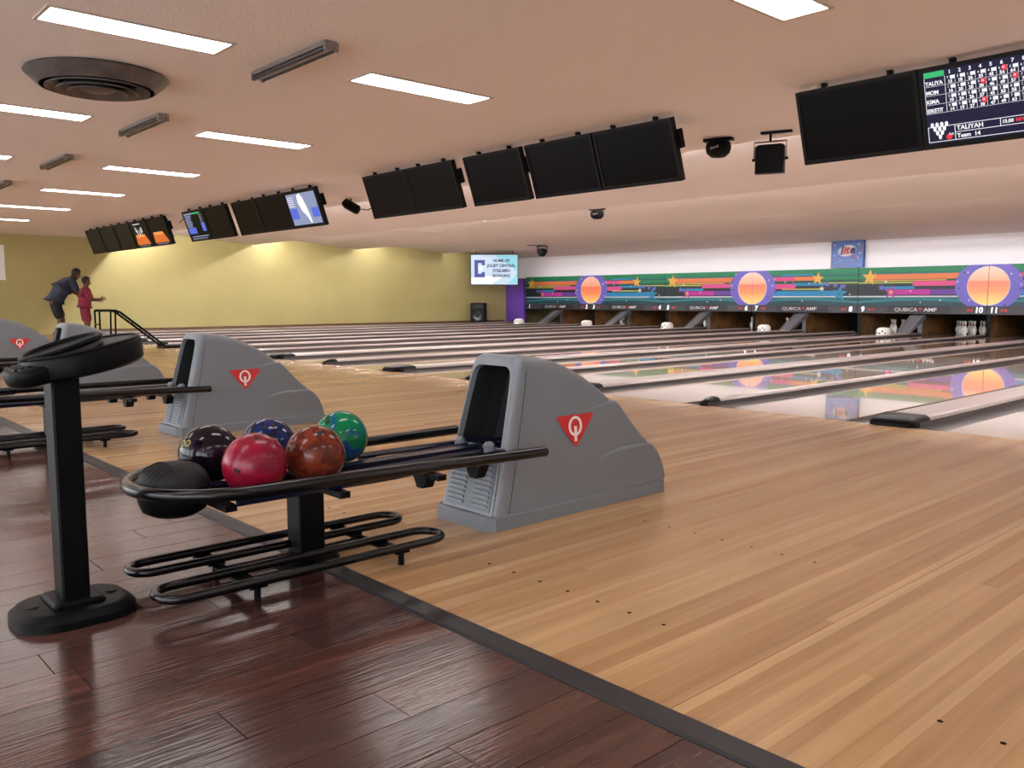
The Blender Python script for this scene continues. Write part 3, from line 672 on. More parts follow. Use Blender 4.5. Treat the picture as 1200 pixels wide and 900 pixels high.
# dark light heads under the ceiling
def yoke_head(lab, loc, rz, kind):
    t = thing('stage_light', lab, 'light', loc, rz)
    if kind == 'square':
        MB().cbox(-.15, .15, -.05, .06, -.33, -.03, .02).build('head', m_black, t)
        MB().tube([(-.165, 0, -.18), (-.165, 0, .0), (.165, 0, .0), (.165, 0, -.18)], .01, 6).build('yoke', m_chrome, t)
        MB().tube([(0, 0, 0), (0, 0, .08)], .014, 6).build('stem', m_black, t)
        MB().box(-.10, .22, -.03, .03, .08, .105).build('bracket', m_black, t)
        for s in (-1, 1): MB().tube([(s * .15, 0, -.18), (s * .185, 0, -.18)], .016, 8).build('knob', m_black, t)
    elif kind == 'dome':
        o = MB().lathe([(.001, -.21), (.08, -.20), (.125, -.16), (.14, -.10), (.13, -.05), (.10, -.03)], 24).build('head', m_black, t, True)
        MB().box(-.16, .16, -.05, .05, -.03, .0).build('mount_plate', m_black, t)
        MB().tube([(-.05, -.12, -.12), (.04, -.12, -.10)], .02, 8).build('lens', m_chrome, t)
    elif kind == 'moving':
        MB().lathe([(.001, -.36), (.09, -.34), (.14, -.27), (.15, -.2), (.12, -.12), (.06, -.09)], 20).build('head', m_black, t, True)
        for s in (-1, 1): MB().box(s * .15 - .015, s * .15 + .015, -.04, .04, -.24, -.03).build('yoke_arm', m_black, t)
        MB().box(-.17, .17, -.06, .06, -.04, -.01).build('yoke_plate', m_black, t)
        MB().tube([(0, 0, -.01), (0, 0, .12)], .02, 8).build('stem', m_chrome, t)
        MB().box(-.5, .1, -.03, .03, .0, .02).build('bracket', m_black, t)
    return t
yoke_head('round black light head at the ceiling edge, left of the square flood light', (-3.62, 1.55, ZC), .3, 'dome')
yoke_head('square black flood light in a silver yoke beside the biggest blank screen', (-3.02, 1.62, 2.635), math.radians(20), 'square')
yoke_head('round black light head below the second ceiling edge, middle of the picture', (-9.55, 6.15, 2.755), .5, 'dome')
yoke_head('small black moving light head on a stem near the corner message screen', (-17.9, 12.8, 2.69), .6, 'moving')
pj = thing('projector', 'small black spotlight with a trailing cable under the ceiling edge', 'light', (-11.2, 1.55, ZC), .6)
MB().tube([(0, 0, 0), (0, 0, -.1)], .014, 6).build('stem', m_black, pj)
MB().tube([(-.12, 0, -.05), (-.08, 0, -.09), (.12, 0, -.2), (.14, 0, -.21)], [.07, .085, .085, .07], 14).build('head', m_black, pj, True)
MB().tube([(.1, 0, -.18), (.3, .05, -.2), (.5, .1, -.1), (.62, .1, -.02)], .008, 6).build('cable', m_black, pj)
pj2 = MB().tube([(-15.9, .35, 2.55), (-15.6, .4, 2.70), (-15.3, .4, 2.69), (-15.15, .38, 2.62)], .008, 6).build('cable', m_black); tag(pj2, 'thin black cable looping between two groups of overhead screens', 'cable')
spk = thing('sprinkler_head', 'tiny white sprinkler head under the pale ceiling slope', 'sprinkler', (-14.3, 7.3, 2.965))
MB().lathe([(.05, 0), (.05, -.015), (.015, -.02), (.015, -.06), (.04, -.065), (.04, -.07)], 12).build('body', m_whitep, spk)

# ------------------------------------------------------------------ ball returns
def hood_w(z): return .193 - .036 * (max(z, 0) / .74) ** 1.6
def hood_top(y):
    P = [(-4.29, .735), (-4.14, .742), (-4.02, .737), (-3.92, .722), (-3.82, .694), (-3.72, .652), (-3.62, .598), (-3.52, .525), (-3.47, .484), (-3.40, .408), (-3.33, .335), (-3.27, .28), (-3.20, .235), (-3.15, .17), (-3.125, .10), (-3.12, .065)]
    if y <= P[0][0]: return P[0][1]
    for (a, b), (c, d) in zip(P, P[1:]):
        if y <= c: return b + (d - b) * (y - a) / (c - a)
    return P[-1][1]
Y0, XH = -3.7, -.91
def sect(y, H, grow=0.0, n_side=8, n_arc=6, z0=.06, rad=.055):
    pts = []; R_ = min(rad, (H - z0) * .6)
    wt = hood_w(H) + grow
    for i in range(n_side):
        z = z0 + (H - R_ - z0) * i / (n_side - 1); pts.append((-(hood_w(z) + grow), z))
    wc = hood_w(H - R_) + grow
    for i in range(1, n_arc + 1):
        a = PI / 2 * i / n_arc; pts.append((-(wc - R_ + R_ * math.cos(a)), H - R_ + R_ * math.sin(a)))
    return pts + [(-a, b) for a, b in reversed(pts)]
def lean(y, z): return y + .185 * (z / .74) * max(0, 1 - (y + 4.28) / .55)
def build_return(lab):
    t = thing('ball_return', lab, 'ball return', (XH, Y0, 0), 0, 'ball return machines')
    front_g = lambda y: .026 * max(0, 1 - math.sqrt(max(0, 1 - (max(0, -4.225 - y) / .056) ** 2)))
    ys = [-4.28, -4.276, -4.268, -4.255, -4.24, -4.22, -4.12, -4.03, -3.94, -3.85, -3.76, -3.67, -3.58, -3.52, -3.46, -3.40, -3.34, -3.28, -3.22, -3.17, -3.14, -3.12]
    def htop(y):      # hood_top is measured after the lean of the front
        yy = lean(y, .74) if y < -3.73 else y
        return hood_top(yy)
    rings = []
    for y in ys:
        g_ = front_g(y)
        rings.append([(a, lean(y, b) - Y0, b) for a, b in sect(y, htop(y) - g_, -g_)])
    hd = MB().loft(rings, False); n = len(rings[0])
    hd.f.append(tuple(len(hd.v) - n + j for j in range(n)))
    shell = hd.build('hood_shell', m_grey, t, True, angle=50)
    # stepped lower shells, standing slightly proud at the back
    for (ya, yb, zc, g) in ((-3.86, -3.12, .500, .009), (-3.72, -3.12, .272, .016)):
        rings = []
        N = 26
        for i in range(N + 1):
            y = ya + (yb + .003 - ya) * i / N
            k = min(1, i / 11.0) ** 1.6
            H = min(zc - .03 * (1 - k), hood_top(y) + .010 * k)
            G_ = -.004 + (g + .004) * k; Hh = max(H, .09)
            rings.append([(math.copysign(abs(a) - (G_ + .003) * max(0, 1 - (b - .06) / (Hh - .06)) ** .8, a), y - Y0, b) for a, b in sect(y, Hh, G_, rad=.018)])
        mb = MB().loft(rings, False); n = len(rings[0]); mb.f.append(tuple(len(mb.v) - n + j for j in range(n)))
        mb.build('shell_step', m_grey, t, True, angle=60)
    # front frame around the opening
    g_ = front_g(-4.28); H = htop(-4.28) - g_
    outer = sect(-4.28, H, -g_)
    op = []
    zo0, zo1 = .335, .688
    no = len(outer)
    def inner(f):
        # rounded opening, resampled to match the outer outline
        pts = []
        for a, b in outer:
            zz = zo0 + (zo1 - zo0) * max(0, (b - zo0)) / (H - zo0)
            hwid = hood_w(b) - .036 - f
            xx = max(-hwid, min(hwid, a * .88 if b > H - .056 else a * 10))
            pts.append((xx, zz))
        return pts
    inn = inner(0)
    r1 = [(a, lean(-4.28, b) - Y0, b) for a, b in outer]
    r1b = [(a * .99, lean(-4.283, b) - Y0 - .002, b - (.002 if b > H - .05 else 0)) for a, b in outer]
    r2b = [(a * 1.03, lean(-4.283, b) - Y0 - .004, b + .004) for a, b in inn]
    r2 = [(a, lean(-4.27, b) - Y0 + .012, b) for a, b in inn]
    r3 = [(a * .96, lean(-4.27, b) - Y0 + .12, b - .01) for a, b in inn]
    MB().loft([r1, r1b, r2b, r2], False).build('front_frame', m_grey, t, True, angle=60)
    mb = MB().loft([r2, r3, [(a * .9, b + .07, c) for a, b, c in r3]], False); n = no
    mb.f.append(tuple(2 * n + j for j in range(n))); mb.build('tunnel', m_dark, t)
    # lower front with the louvred grille
    fy = lambda z: lean(-4.283, z) - Y0 - .003
    MB().prism([(-hood_w(.06) * .88, fy(.06), .06), (hood_w(.06) * .88, fy(.06), .06), (hood_w(.34) * .87, fy(.34), .345), (-hood_w(.34) * .87, fy(.34), .345)], (0, .012, 0)).build('lower_front', m_grey, t)
    MB().prism([(-.15, fy(.075) - .004, .075), (.15, fy(.075) - .004, .075), (.145, fy(.325) - .004, .325), (-.145, fy(.325) - .004, .325)], (0, .006, 0)).build('grille_panel', m_greyd, t)
    for i in range(11):
        z = .088 + i * .0205
        for s in (-1, 1):
            x0, x1 = (.028, .135) if s > 0 else (-.135, -.028)
            yb = fy(z + .007) - .002
            MB().prism([(x0, yb, z), (x0, yb - .009, z + .003), (x0, yb - .008, z + .010), (x0, yb, z + .014)], (x1 - x0, 0, 0)).build('louvre', m_grey, t)
    for s in (-1, 1):
        MB().lathe([(.024, 0), (.025, .035), (.016, .046), (.001, .048)], 14, (s * .10, fy(.33) - .02, .325)).build('bumper', m_grey, t, True)
    for s in (-1, 1):      # seam between the front moulding and the shell
        pts_ = [(s * (hood_w(z) + .0004), lean(-4.205, z) - Y0, z) for z in [.065 + .61 * i / 14 for i in range(15)]]
        MB().tube(pts_, .0012, 5).build('seam', m_dark, t)
    # base plinth
    b = MB(); ring = []
    for z, g in ((.0, .003), (.058, .003), (.062, -.004)):
        ww = .197 + g
        ring.append([(-ww + .03, -4.30 - g - Y0, z), (ww - .03, -4.30 - g - Y0, z), (ww, -4.27 - g - Y0, z), (ww, -3.125 - Y0, z), (ww - .015, -3.108 + g - Y0, z), (-ww + .015, -3.108 + g - Y0, z), (-ww, -3.125 - Y0, z), (-ww, -4.27 - g - Y0, z)])
    b.loft(ring, True, True).build('plinth', m_grey, t)
    # emblem on both sides
    def side_pt(s, y, z, off): return (s * (hood_w(z) + off), y - Y0, z)
    tri = [(-3.895, .448), (-3.888, .458), (-3.655, .458), (-3.648, .448), (-3.762, .314), (-3.781, .314)]
    for s in (-1, 1):
        rows = []
        NZ = 10
        def span(z):
            xs = []
            for (a, b), (c, d) in zip(tri, tri[1:] + tri[:1]):
                if (b - z) * (d - z) < 0: xs.append(a + (c - a) * (z - b) / (d - b))
            return min(xs), max(xs)
        for i in range(NZ + 1):
            z = .3145 + (.4575 - .3145) * i / NZ
            a, c = span(min(max(z, .315), .457)); rows.append([side_pt(s, a + (c - a) * j / 4, z, .0065) for j in range(5)])
        em = MB().loft(rows, False).build('emblem', m_red, t)
        cy, cz = -3.775, .405
        rg = []
        for i in range(29):
            a = 2 * PI * i / 28
            rg.append([side_pt(s, cy + k[0] * math.cos(a), cz + k[1] * math.sin(a), .0085) for k in ((.030, .034), (.045, .046))])
        MB().loft(rg, False).build('letter_ring', m_logow, em)
        bar = [side_pt(s, cy + dy, z, .0095) for z in (.335, .37, .405) for dy in (-.009, .009)]
        MB().add(bar, [(0, 1, 3, 2), (2, 3, 5, 4)]).build('letter_tail', m_logow, em)
    return t
def build_rack(lab):
    c = (-.91, -5.0, 0)
    t = R0
    L = lambda x, y, z: (x - c[0], y - c[1], z)
    n_before = set(o.name for o in t.children)
    # outer loop
    path = [L(-.59, -4.10, .344), L(-.60, -4.6, .355), L(-.61, -5.2, .366), L(-.612, -5.38, .368)]
    for i in range(1, 16):
        a = -PI * i / 16; path.append(L(-.91 + .298 * math.cos(a), -5.38 + .298 * math.sin(a), .368))
    path += [L(-1.208, -5.38, .368), L(-1.21, -5.2, .366), L(-1.22, -4.6, .362), L(-1.235, -4.06, .36)]
    MB().tube(path, .0225, 12).build('outer_rail', m_blackg, t, True)
    for x in (-1.135, -.985, -.835, -.685):
        MB().tube([L(x, -5.42, .322), L(x, -4.8, .322), L(x if abs(x + .91) < .1 else (-.91 + (x + .91) * .62), -4.0, .335)], .0135, 8).build('ball_rail', m_navy, t, True)
    MB().box(-.03, .03, -.42, .95, .325, .345).build('centre_bar', m_navy, t)
    for y in (-5.43, -5.05, -4.62, -4.35):
        MB().box(-.285 if y > -5.4 and y < -4.5 else -.2, .285 if y > -5.4 and y < -4.5 else .2, y + 5.0 - .02, y + 5.0 + .02, .288, .310).build('cross_bar', m_black, t)
    for y in (-4.62, -4.35):
        for s in (-1, 1):
            MB().prism([(s * .17 - .05, y + 5.0 - .025, .30), (s * .17 + .05, y + 5.0 - .025, .30), (s * .17 + .02, y + 5.0 - .025, .245), (s * .17 - .02, y + 5.0 - .025, .245)], (0, .05, 0)).build('bracket', m_black, t)
    # hand dryer dome at the front end
    MB().lathe([(.116, .365), (.114, .385), (.105, .406), (.088, .424), (.062, .437), (.03, .444), (.001, .446)], 28, L(-.9, -5.545, 0)).build('dryer_dome', m_dome, t, True)
    for i in range(-4, 5):
        x = .9 * i * .02
        pts = []
        for j in range(9):
            y = -.095 + .07 * j / 8; r = math.sqrt(x * x + y * y)
            prof = [(.0, .446), (.03, .444), (.062, .437), (.088, .424), (.105, .406), (.114, .385)]
            z = .39
            for (a, b), (c_, d) in zip(prof, prof[1:]):
                if a <= r <= c_: z = b + (d - b) * (r - a) / (c_ - a)
            pts.append(L(-.9 + x, -5.545 + y, z))
        MB().tube(pts, .0025, 5).build('rib', m_dome, t)
    MB().lathe([(.001, .262), (.07, .266), (.102, .285), (.115, .32), (.118, .366)], 28, L(-.9, -5.545, 0), 1, 1).build('dryer_bowl', m_black, t, True)
    # post
    MB().cbox(-.05, .05, -.105, .0, .012, .30, .004).build('post', m_black, t)
    MB().lathe([(.125, 0), (.125, .010), (.11, .018), (.06, .02)], 28, (0, -.055, 0)).build('base_plate', m_black, t, True)
    for x in (-.085, .085):
        for y in (-.05, -.06): pass
        MB().lathe([(.012, .016), (.012, .026), (.001, .028)], 8, (x, -.055, 0)).build('bolt', m_black, t)
    MB().box(-.09, .09, -.13, .03, .275, .289).build('post_head', m_black, t)
    # low foot rails: two long closed loops
    for (xa, xb, ya, yb) in ((-1.078, -.942, -5.665, -4.575), (-.764, -.613, -5.69, -4.60)):
        r = (xb - xa) / 2; xm = (xa + xb) / 2; pth = []
        for i in range(13):
            a = PI * i / 12; pth.append(L(xm + r * math.cos(a), yb - r + r * math.sin(a), .068))
        for i in range(13):
            a = PI + PI * i / 12; pth.append(L(xm + r * math.cos(a), ya + r + r * math.sin(a), .068))
        MB().tube(pth, .0155, 10, True).build('foot_rail', m_blackg, t, True)
        for y in (-5.39, -4.82):
            MB().box(xm - r - .005 - c[0], xm + r + .005 - c[0], y - .03 - c[1], y + .03 - c[1], .045, .054).build('foot_bracket', m_black, t)
            MB().tube([L(xb - .01, y, .0), L(xb - .01, y, .05)], .012, 8).build('foot', m_black, t)
    for y in (-5.39, -4.82):
        MB().box(-.93 - c[0], -.77 - c[0], y - .02 - c[1], y + .02 - c[1], .040, .047).build('link_bar', m_black, t)
    MB().box(-.02, .02, -.39, .18, .025, .040).build('spine_bar', m_black, t)
    for o in t.children:                 # rack parts were laid out about y = -5.0
        if o.name not in n_before: o.location.y += c[1] - Y0
hlab = ['nearest grey ball return with a black rack holding five bowling balls', 'second grey ball return, its empty black rack passing behind the console post',
        'third grey ball return, half hidden behind the black console head', 'fourth grey ball return, cut by the left edge of the picture']
R0 = build_return(hlab[0]); build_rack('')
for k in range(1, 4): dup(R0, (XH - PP * k, Y0, 0), hlab[k])
# balls
def swirl(name, c1, c2, scale=9, rough=.1, lo=.42, hi=.58):
    m = mat(name, c1, rough, spec=.3)
    n, l, b = nn(m)
    cr = noise_colour(m, scale, c1, c2, (1, 1, 1), 3, lo, hi)
    for nd in n:
        if nd.type == 'TEX_NOISE': nd.inputs['Distortion'].default_value = 1.6
    return m
def ball(lab, x, y, z, m, holes, rot=0, lower=None):
    t = thing('bowling_ball', lab, 'bowling ball', (x, y, z), rot, 'bowling balls on the rack')
    bm = bmesh.new(); bmesh.ops.create_uvsphere(bm, u_segments=48, v_segments=28, radius=.108)
    me = bpy.data.meshes.new('ball'); bm.to_mesh(me); bm.free(); me.materials.append(m); me.shade_smooth()
    o = bpy.data.objects.new('shell', me); COL.objects.link(o); o.parent = t
    for (az, el, rr) in holes:
        d = Vector((math.cos(el) * math.cos(az), math.cos(el) * math.sin(az), math.sin(el)))
        h = MB().lathe([(rr, 0), (rr * .9, .0012), (.0005, .0012)], 14, cap=False).build('finger_hole', m_dark, t)
        h.matrix_local = Matrix.Translation(d * .1076) @ d.to_track_quat('Z', 'Y').to_matrix().to_4x4()
    return t
aC = math.atan2(-6.6 + 5.3, 1.95 + .9)      # direction towards the camera
BZ = .427
ball('crimson red bowling ball, front one on the rack', -.75, -5.325, BZ, swirl('ball_crimson', srgb(132, 15, 42), srgb(114, 12, 36), 5, .26), [(aC - .62, .02, .007), (aC - .5, -.03, .007), (aC + .15, 1.15, .008)])
ball('brown orange marbled bowling ball on the near side of the rack', -.77, -5.085, BZ, swirl('ball_brown', srgb(112, 44, 27), srgb(78, 30, 22), 14, .18), [(aC + .2, .95, .010), (aC + .5, 1.0, .010)])
ball('dark navy blue bowling ball, half hidden behind the red one', -1.055, -5.125, BZ, swirl('ball_blue', srgb(18, 38, 92), srgb(10, 18, 46), 10, .1), [(aC - .2, .9, .010), (aC + .3, .95, .010)])
ball('green and blue swirled bowling ball nearest the grey hood', -1.05, -4.81, BZ, swirl('ball_green', srgb(6, 112, 72), srgb(20, 60, 130), 7, .1, .48, .62), [(aC - 1.0, .95, .011), (aC - .8, .75, .011)])
bb = ball('black plum bowling ball with faint yellow lettering, leftmost on the rack', -1.052, -5.355, BZ, swirl('ball_black', srgb(16, 11, 18), srgb(28, 17, 32), 6, .12), [])
m_ylet = mat('ball_lettering', srgb(150, 140, 60), .4)
d = Vector((math.cos(.25) * math.cos(aC - 1.0), math.cos(.25) * math.sin(aC - 1.0), math.sin(.25)))
for k, (dx, dz) in enumerate(((-.012, .012), (.018, .018))):
    rg = MB(); az = aC - .98 + dx * 9; el = .42 + dz * 5
    dd = Vector((math.cos(el) * math.cos(az), math.cos(el) * math.sin(az), math.sin(el)))
    o = MB().lathe([(.009, .0006), (.013, .0004)], 16, cap=False).build('lettering', m_ylet, bb)
    o.matrix_local = Matrix.Translation(dd * .1081) @ dd.to_track_quat('Z', 'Y').to_matrix().to_4x4()

# ------------------------------------------------------------------ bowler's console on its post
cp = thing('bowling_console', 'black score console on a square post standing on the dark plank floor', 'console', (-.915, -5.868, 0))
ring = []
def base_out(g, z):
    pts = []
    for i in range(32):
        a = 2 * PI * i / 32; ca, sa = math.cos(a), math.sin(a)
        x_ = (abs(ca) ** .75) * (1 if ca >= 0 else -1) * (.155 - g); y_ = (abs(sa) ** .6) * (1 if sa >= 0 else -1) * (.177 - g)
        pts.append((x_, y_, z))
    return pts
MB().loft([base_out(0, 0), base_out(.002, .022), base_out(.025, .042), base_out(.04, .045)], True, True).build('base_plate', m_black, cp, True, angle=35)
MB().cbox(-.085, .085, -.075, .075, .044, .062, .008).build('collar', m_black, cp)
for y in (-.115, .115): MB().lathe([(.018, .044), (.018, .048), (.014, .05), (.001, .05)], 14, (-.0, y, 0)).build('bolt_cover', m_dome, cp, True)
MB().cbox(-.048, .048, -.04, .04, .05, .80, .006).build('post', m_black, cp)
hdt = math.radians(12)
HM_ = Matrix.Translation((0, 0.015, .80)) @ Matrix.Rotation(hdt, 4, 'X')
def head_out(g, z, part):
    pts = []
    if part == 'disc':
        for i in range(40):
            a = 2 * PI * i / 40; pts.append(((.165 - g) * math.cos(a), .055 + (.175 - g) * math.sin(a), z))
    else:
        for i in range(32):
            a = 2 * PI * i / 32; ca, sa = math.cos(a), math.sin(a)
            pts.append(((.105 - g) * ca, -.10 + (.075 - g) * (abs(sa) ** .8) * (1 if sa >= 0 else -1), z))
    return [tuple(HM_ @ Vector(p)) for p in pts]
MB().loft([head_out(.02, -.045, 'disc'), head_out(.006, -.035, 'disc'), head_out(0, .018, 'disc'), head_out(.006, .026, 'disc'), head_out(.02, .028, 'disc')], True, True).build('head', m_black, cp, True, angle=45)
MB().loft([head_out(.015, -.045, 'lobe'), head_out(.004, -.035, 'lobe'), head_out(0, .0, 'lobe'), head_out(.006, .008, 'lobe'), head_out(.02, .010, 'lobe')], True, True).build('lower_head', m_black, cp, True, angle=45)
pth = [tuple(HM_ @ Vector((.155 * math.cos(2 * PI * i / 40), .055 + .165 * math.sin(2 * PI * i / 40), .028))) for i in range(40)]
MB().tube(pth, .006, 8, True).build('rim', m_black, cp, True)
HR = HM_ @ Matrix.Translation((-.01, .0, .042)) @ Matrix.Rotation(math.radians(6), 4, 'X')
pth = [tuple(HR @ Vector((.105 * math.cos(2 * PI * i / 36), .115 * math.sin(2 * PI * i / 36), 0))) for i in range(36)]
MB().tube(pth, .009, 8, True).build('raised_ring', m_black, cp, True)
MB().loft([[tuple(HR @ Vector((r_ * math.cos(2 * PI * i / 36), r_ * math.sin(2 * PI * i / 36), z_))) for i in range(36)] for r_, z_ in ((.12, -.02), (.105, .0), (.09, -.006))], True, True).build('display_face', m_dome, cp, True)
for i in range(3):
    b_ = MB().box(-.06, .06, -.155 + .018 * i, -.147 + .018 * i, .009, .015)
    b_.v = [tuple(HM_ @ Vector(p)) for p in b_.v]; b_.build('key', m_dome, cp)

# ------------------------------------------------------------------ kids' ramp near the foul line
rp = thing('bowling_ramp', 'black metal ball ramp for children standing at the foul line', 'ball ramp', (-15.54, -.22, 0))
for s in (-.14, .14):
    MB().tube([(s, -1.22, .765), (s, -.93, .765), (s, -.84, .73), (s, .0, .045), (s, .30, .035)], .022, 8).build('rail', m_black, rp, True)
    MB().tube([(s, -1.22, .765), (s, -1.22, .0)], .018, 8).build('leg', m_black, rp, True)
    MB().tube([(s, -.93, .765), (s, -.95, .0)], .018, 8).build('leg', m_black, rp, True)
for y, z in ((-1.22, .5), (-.6, .52), (-.1, .115), (.28, .03)): MB().tube([(-.14, y, z), (.14, y, z)], .014, 6).build('cross_bar', m_black, rp)
MB().box(-.17, .17, -.06, .32, .0, .03).build('foot_plate', m_black, rp)

# ------------------------------------------------------------------ wall notice
nt = MB().box(WX + .001, WX + .012, -1.75, -1.08, 1.50, 2.44).build('wall_notice', m_whitep); tag(nt, 'white notice board on the yellow wall at the left edge', 'notice')

# ------------------------------------------------------------------ people
def skin(name, verts, edges, radii, m, parent, sub=2):
    me = bpy.data.meshes.new(name); me.from_pydata(verts, edges, [])
    o = bpy.data.objects.new(name, me); COL.objects.link(o)
    md = o.modifiers.new('s', 'SKIN'); o.modifiers.new('u', 'SUBSURF').levels = sub
    md.use_smooth_shade = True
    for i, r_ in enumerate(radii):
        sv = me.skin_vertices[0].data[i]; sv.radius = r_ if isinstance(r_, tuple) else (r_, r_); sv.use_root = (i == 0)
    dg = bpy.context.evaluated_depsgraph_get(); dg.update()
    m2 = bpy.data.meshes.new_from_object(o.evaluated_get(dg)); bpy.data.objects.remove(o)
    m2.materials.clear(); m2.materials.append(m); m2.shade_smooth()
    o2 = bpy.data.objects.new(name, m2); COL.objects.link(o2); o2.parent = parent
    return o2
def hand(parts, wrist, dirv, s=1.0):
    pass
def person(lab, loc, rotz, J, R, mats, hair_r, scale=1.0):
    t = thing('person', lab, 'person', loc, rotz)
    V, E, Rr = [], [], []
    idx = {}
    def v(nm, r):
        if nm not in idx: idx[nm] = len(V); V.append(J[nm]); Rr.append(r)
        return idx[nm]
    for nm, r in R.items(): v(nm, r)
    for a, b in [('pelvis', 'waist'), ('waist', 'chest'), ('chest', 'neck'), ('neck', 'head0'), ('head0', 'head1')] + [(x + s, y + s) for s in 'LR' for x, y in (('shoulder', 'elbow'), ('elbow', 'wrist'), ('wrist', 'palm'), ('hip', 'knee'), ('knee', 'ankle'), ('ankle', 'toe'))] + [('chest', 'shoulderL'), ('chest', 'shoulderR'), ('pelvis', 'hipL'), ('pelvis', 'hipR')]:
        E.append((idx[a], idx[b]))
    for s in 'LR':                        # fingers and thumb from the palm
        p = Vector(J['palm' + s]); wv = (p - Vector(J['wrist' + s])).normalized()
        side = wv.cross(Vector((1, .2, .1))).normalized()
        for k, (o_, ln) in enumerate(((-.03, .07), (-.01, .085), (.01, .08), (.03, .065))):
            i0 = len(V); V.append(tuple(p + side * o_ + wv * .025)); Rr.append(.0095 * scale); V.append(tuple(p + side * o_ * 1.2 + wv * (.025 + ln * .55))); Rr.append(.009 * scale)
            V.append(tuple(p + side * o_ * 1.1 + wv * (.02 + ln * .95) + Vector((0, 0, -.02)))); Rr.append(.008 * scale)
            E += [(idx['palm' + s], i0), (i0, i0 + 1), (i0 + 1, i0 + 2)]
        i0 = len(V); V.append(tuple(p - side * .05)); Rr.append(.010 * scale); V.append(tuple(p - side * .065 + wv * .04)); Rr.append(.009 * scale); E += [(idx['palm' + s], i0), (i0, i0 + 1)]
    skin('body', V, E, Rr, mats['skin'], t)
    g = .014
    names = ['waist0', 'waist', 'chest', 'neckb']
    low = Vector(J['pelvis']) + (Vector(J['pelvis']) - Vector(J['waist'])) * .35
    V = [J['waist'], J['pelvis'], tuple(low), J['chest'], tuple(Vector(J['chest']).lerp(Vector(J['neck']), .75)), tuple(Vector(J['waist']).lerp(Vector(J['chest']), .5))]
    E = [(0, 1), (1, 2), (0, 5), (5, 3), (3, 4)]
    Rr = [tuple(c + g * 2.2 for c in R['waist']), tuple(c + g * 2.2 for c in R['pelvis']), tuple(c * .85 for c in R['pelvis']), tuple(c + g * 2.2 for c in R['chest']), (.095 * scale, .09 * scale), tuple(c + g * 2.2 for c in R['chest'])]
    for s in 'LR':
        i0 = len(V); V += [J['shoulder' + s], tuple(Vector(J['shoulder' + s]).lerp(Vector(J['elbow' + s]), .5)), tuple(Vector(J['shoulder' + s]).lerp(Vector(J['elbow' + s]), .95))]
        Rr += [R['shoulder' + s] + g * 1.8, R['elbow' + s] + g * 3, R['elbow' + s] + g * 2.4]
        E += [(3, i0), (i0, i0 + 1), (i0 + 1, i0 + 2)]
    skin('shirt', V, E, Rr, mats['shirt'], t)
    V = [J['pelvis'], tuple(Vector(J['pelvis']).lerp(Vector(J['waist']), .8))]; Rr = [tuple(c + g * 1.1 for c in R['pelvis']), tuple(c * .9 for c in R['waist'])]; E = [(0, 1)]
    for s in 'LR':
        i0 = len(V); V += [tuple(Vector(J['hip' + s]).lerp(Vector(J['knee' + s]), .12)), tuple(Vector(J['hip' + s]).lerp(Vector(J['knee' + s]), .5)), tuple(Vector(J['hip' + s]).lerp(Vector(J['knee' + s]), mats['hem']))]
        Rr += [R['hip' + s] + g * .8, R['hip' + s] * .95 + g * 1.2, R['knee' + s] + g * 3]
        E += [(0, i0), (i0, i0 + 1), (i0 + 1, i0 + 2)]
    skin('shorts', V, E, Rr, mats['shorts'], t)
    h0, h1 = Vector(J['head0']), Vector(J['head1']); ax = (h1 - h0).normalized(); fwd = Vector(mats['face']).normalized(); sd_ = ax.cross(fwd).normalized()
    cen = h0.lerp(h1, .62)
    bm = bmesh.new(); bmesh.ops.create_uvsphere(bm, u_segments=20, v_segments=12, radius=1)
    for vv in list(bm.verts):
        if vv.co.y > .35 and vv.co.z < .45: bm.verts.remove(vv)
    me = bpy.data.meshes.new('hair'); bm.to_mesh(me); bm.free(); me.materials.append(m_hair); me.shade_smooth()
    hr = bpy.data.objects.new('hair', me); COL.objects.link(hr); hr.parent = t
    hr.matrix_local = Matrix.Translation(cen - fwd * .012) @ Matrix((sd_ * -1 * hair_r[0], fwd * hair_r[1], ax * hair_r[2])).transposed().to_4x4()
    # face: nose, eyes, ears
    def blob(name, p, r_, m):
        bm = bmesh.new(); bmesh.ops.create_uvsphere(bm, u_segments=10, v_segments=6, radius=1); me = bpy.data.meshes.new(name); bm.to_mesh(me); bm.free(); me.materials.append(m); me.shade_smooth()
        o = bpy.data.objects.new(name, me); COL.objects.link(o); o.parent = t; o.matrix_local = Matrix.Translation(p) @ Matrix.Diagonal((*r_, 1))
    hc = h0.lerp(h1, .45); fr = hair_r[1] * .93
    blob('nose', hc + fwd * (fr + .005) - ax * .015, (.014, .018, .02), mats['skin'])
    for s in (-1, 1):
        blob('eye', hc + fwd * (fr - .012) + sd_ * s * .033 + ax * .015, (.013, .008, .008), m_dark)
        blob('ear', hc + sd_ * s * hair_r[0] * .98, (.012, .022, .032), mats['skin'])
    blob('mouth', hc + fwd * (fr - .008) - ax * .055, (.022, .008, .006), m_maroon)
    return t
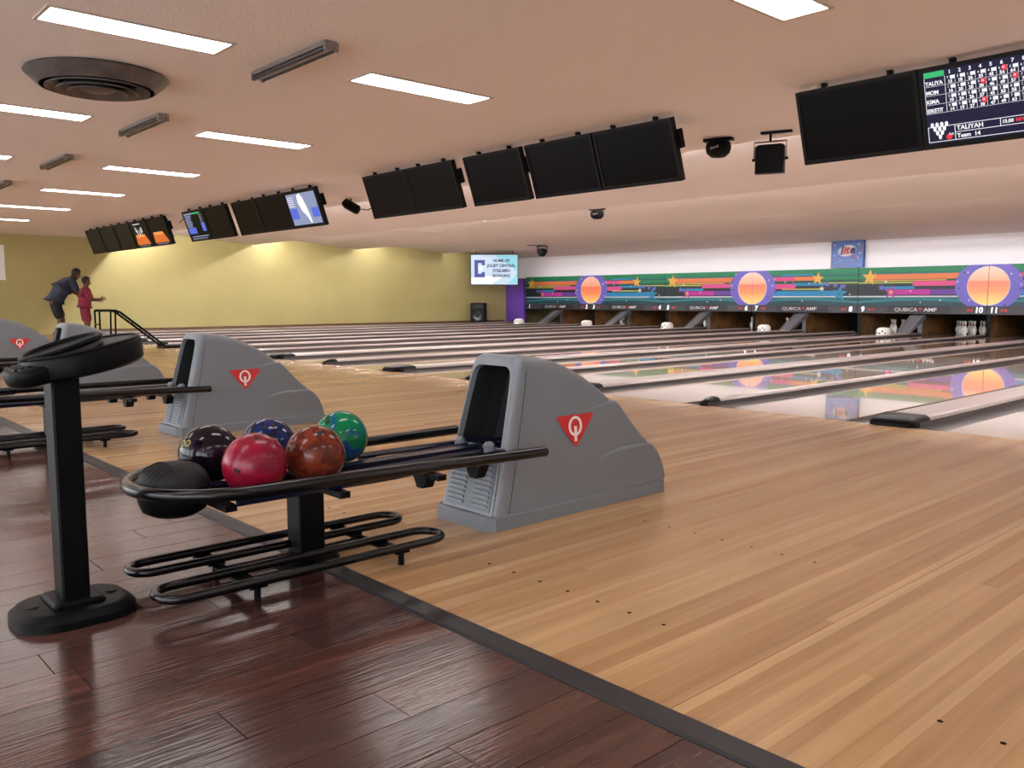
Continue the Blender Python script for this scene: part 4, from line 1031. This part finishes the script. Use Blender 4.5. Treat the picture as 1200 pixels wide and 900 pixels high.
JA = dict(pelvis=(0, -.22, .94), waist=(0, -.16, 1.10), chest=(0, .04, 1.33), neck=(0, .20, 1.47), head0=(0, .26, 1.50), head1=(0, .33, 1.67),
          shoulderL=(-.2, .12, 1.40), shoulderR=(.2, .12, 1.40), elbowL=(-.22, .28, 1.16), elbowR=(.25, .22, 1.13), wristL=(-.1, .44, 1.06), wristR=(.17, .42, 1.06), palmL=(-.08, .50, 1.04), palmR=(.15, .48, 1.04),
          hipL=(-.10, -.2, .88), hipR=(.10, -.23, .88), kneeL=(-.12, -.02, .50), kneeR=(.13, -.14, .49), ankleL=(-.12, -.10, .09), ankleR=(.13, -.24, .09), toeL=(-.13, .05, .035), toeR=(.14, -.08, .035))
RA = dict(pelvis=(.19, .15), waist=(.18, .15), chest=(.2, .16), neck=(.062, .062), head0=(.075, .085), head1=(.078, .098), shoulderL=.088, shoulderR=.088, elbowL=.052, elbowR=.052, wristL=.033, wristR=.033, palmL=(.042, .02), palmR=(.042, .02),
          hipL=.115, hipR=.115, kneeL=.068, kneeR=.068, ankleL=.045, ankleR=.045, toeL=(.05, .035), toeR=(.05, .035))
person('man in a dark navy shirt and black shorts bending over a child', (-20.05, -.82, 0), .05, JA, RA, dict(skin=m_skin, shirt=m_navyc, shorts=m_shorts, hem=.98, face=(0, .85, -.5)), (.088, .108, .105))
JC = {}
k = .85
J0 = dict(pelvis=(0, -.02, .93), waist=(0, .0, 1.1), chest=(0, .02, 1.32), neck=(0, .03, 1.49), head0=(0, .05, 1.56), head1=(0, .07, 1.74),
          shoulderL=(-.16, .02, 1.40), shoulderR=(.16, .02, 1.40), elbowL=(-.2, .08, 1.15), elbowR=(.19, .1, 1.16), wristL=(-.14, .3, 1.12), wristR=(.13, .34, 1.16), palmL=(-.13, .37, 1.12), palmR=(.12, .41, 1.17),
          hipL=(-.09, -.02, .88), hipR=(.09, -.02, .88), kneeL=(-.1, .03, .5), kneeR=(.1, .05, .5), ankleL=(-.1, -.05, .09), ankleR=(.1, -.02, .09), toeL=(-.11, .1, .035), toeR=(.11, .13, .035))
JC = {a: tuple(c * k for c in b) for a, b in J0.items()}
RC = {a: (tuple(c * .76 for c in b) if isinstance(b, tuple) else b * .74) for a, b in RA.items()}
RC['head0'] = (.068, .076); RC['head1'] = (.072, .088)
person('child in maroon top and shorts with one arm held out, in front of the man', (-19.72, -.46, 0), -.1, JC, RC, dict(skin=m_skin, shirt=m_maroon, shorts=m_maroon, hem=1.0, face=(0, .95, -.3)), (.085, .1, .1), .85)
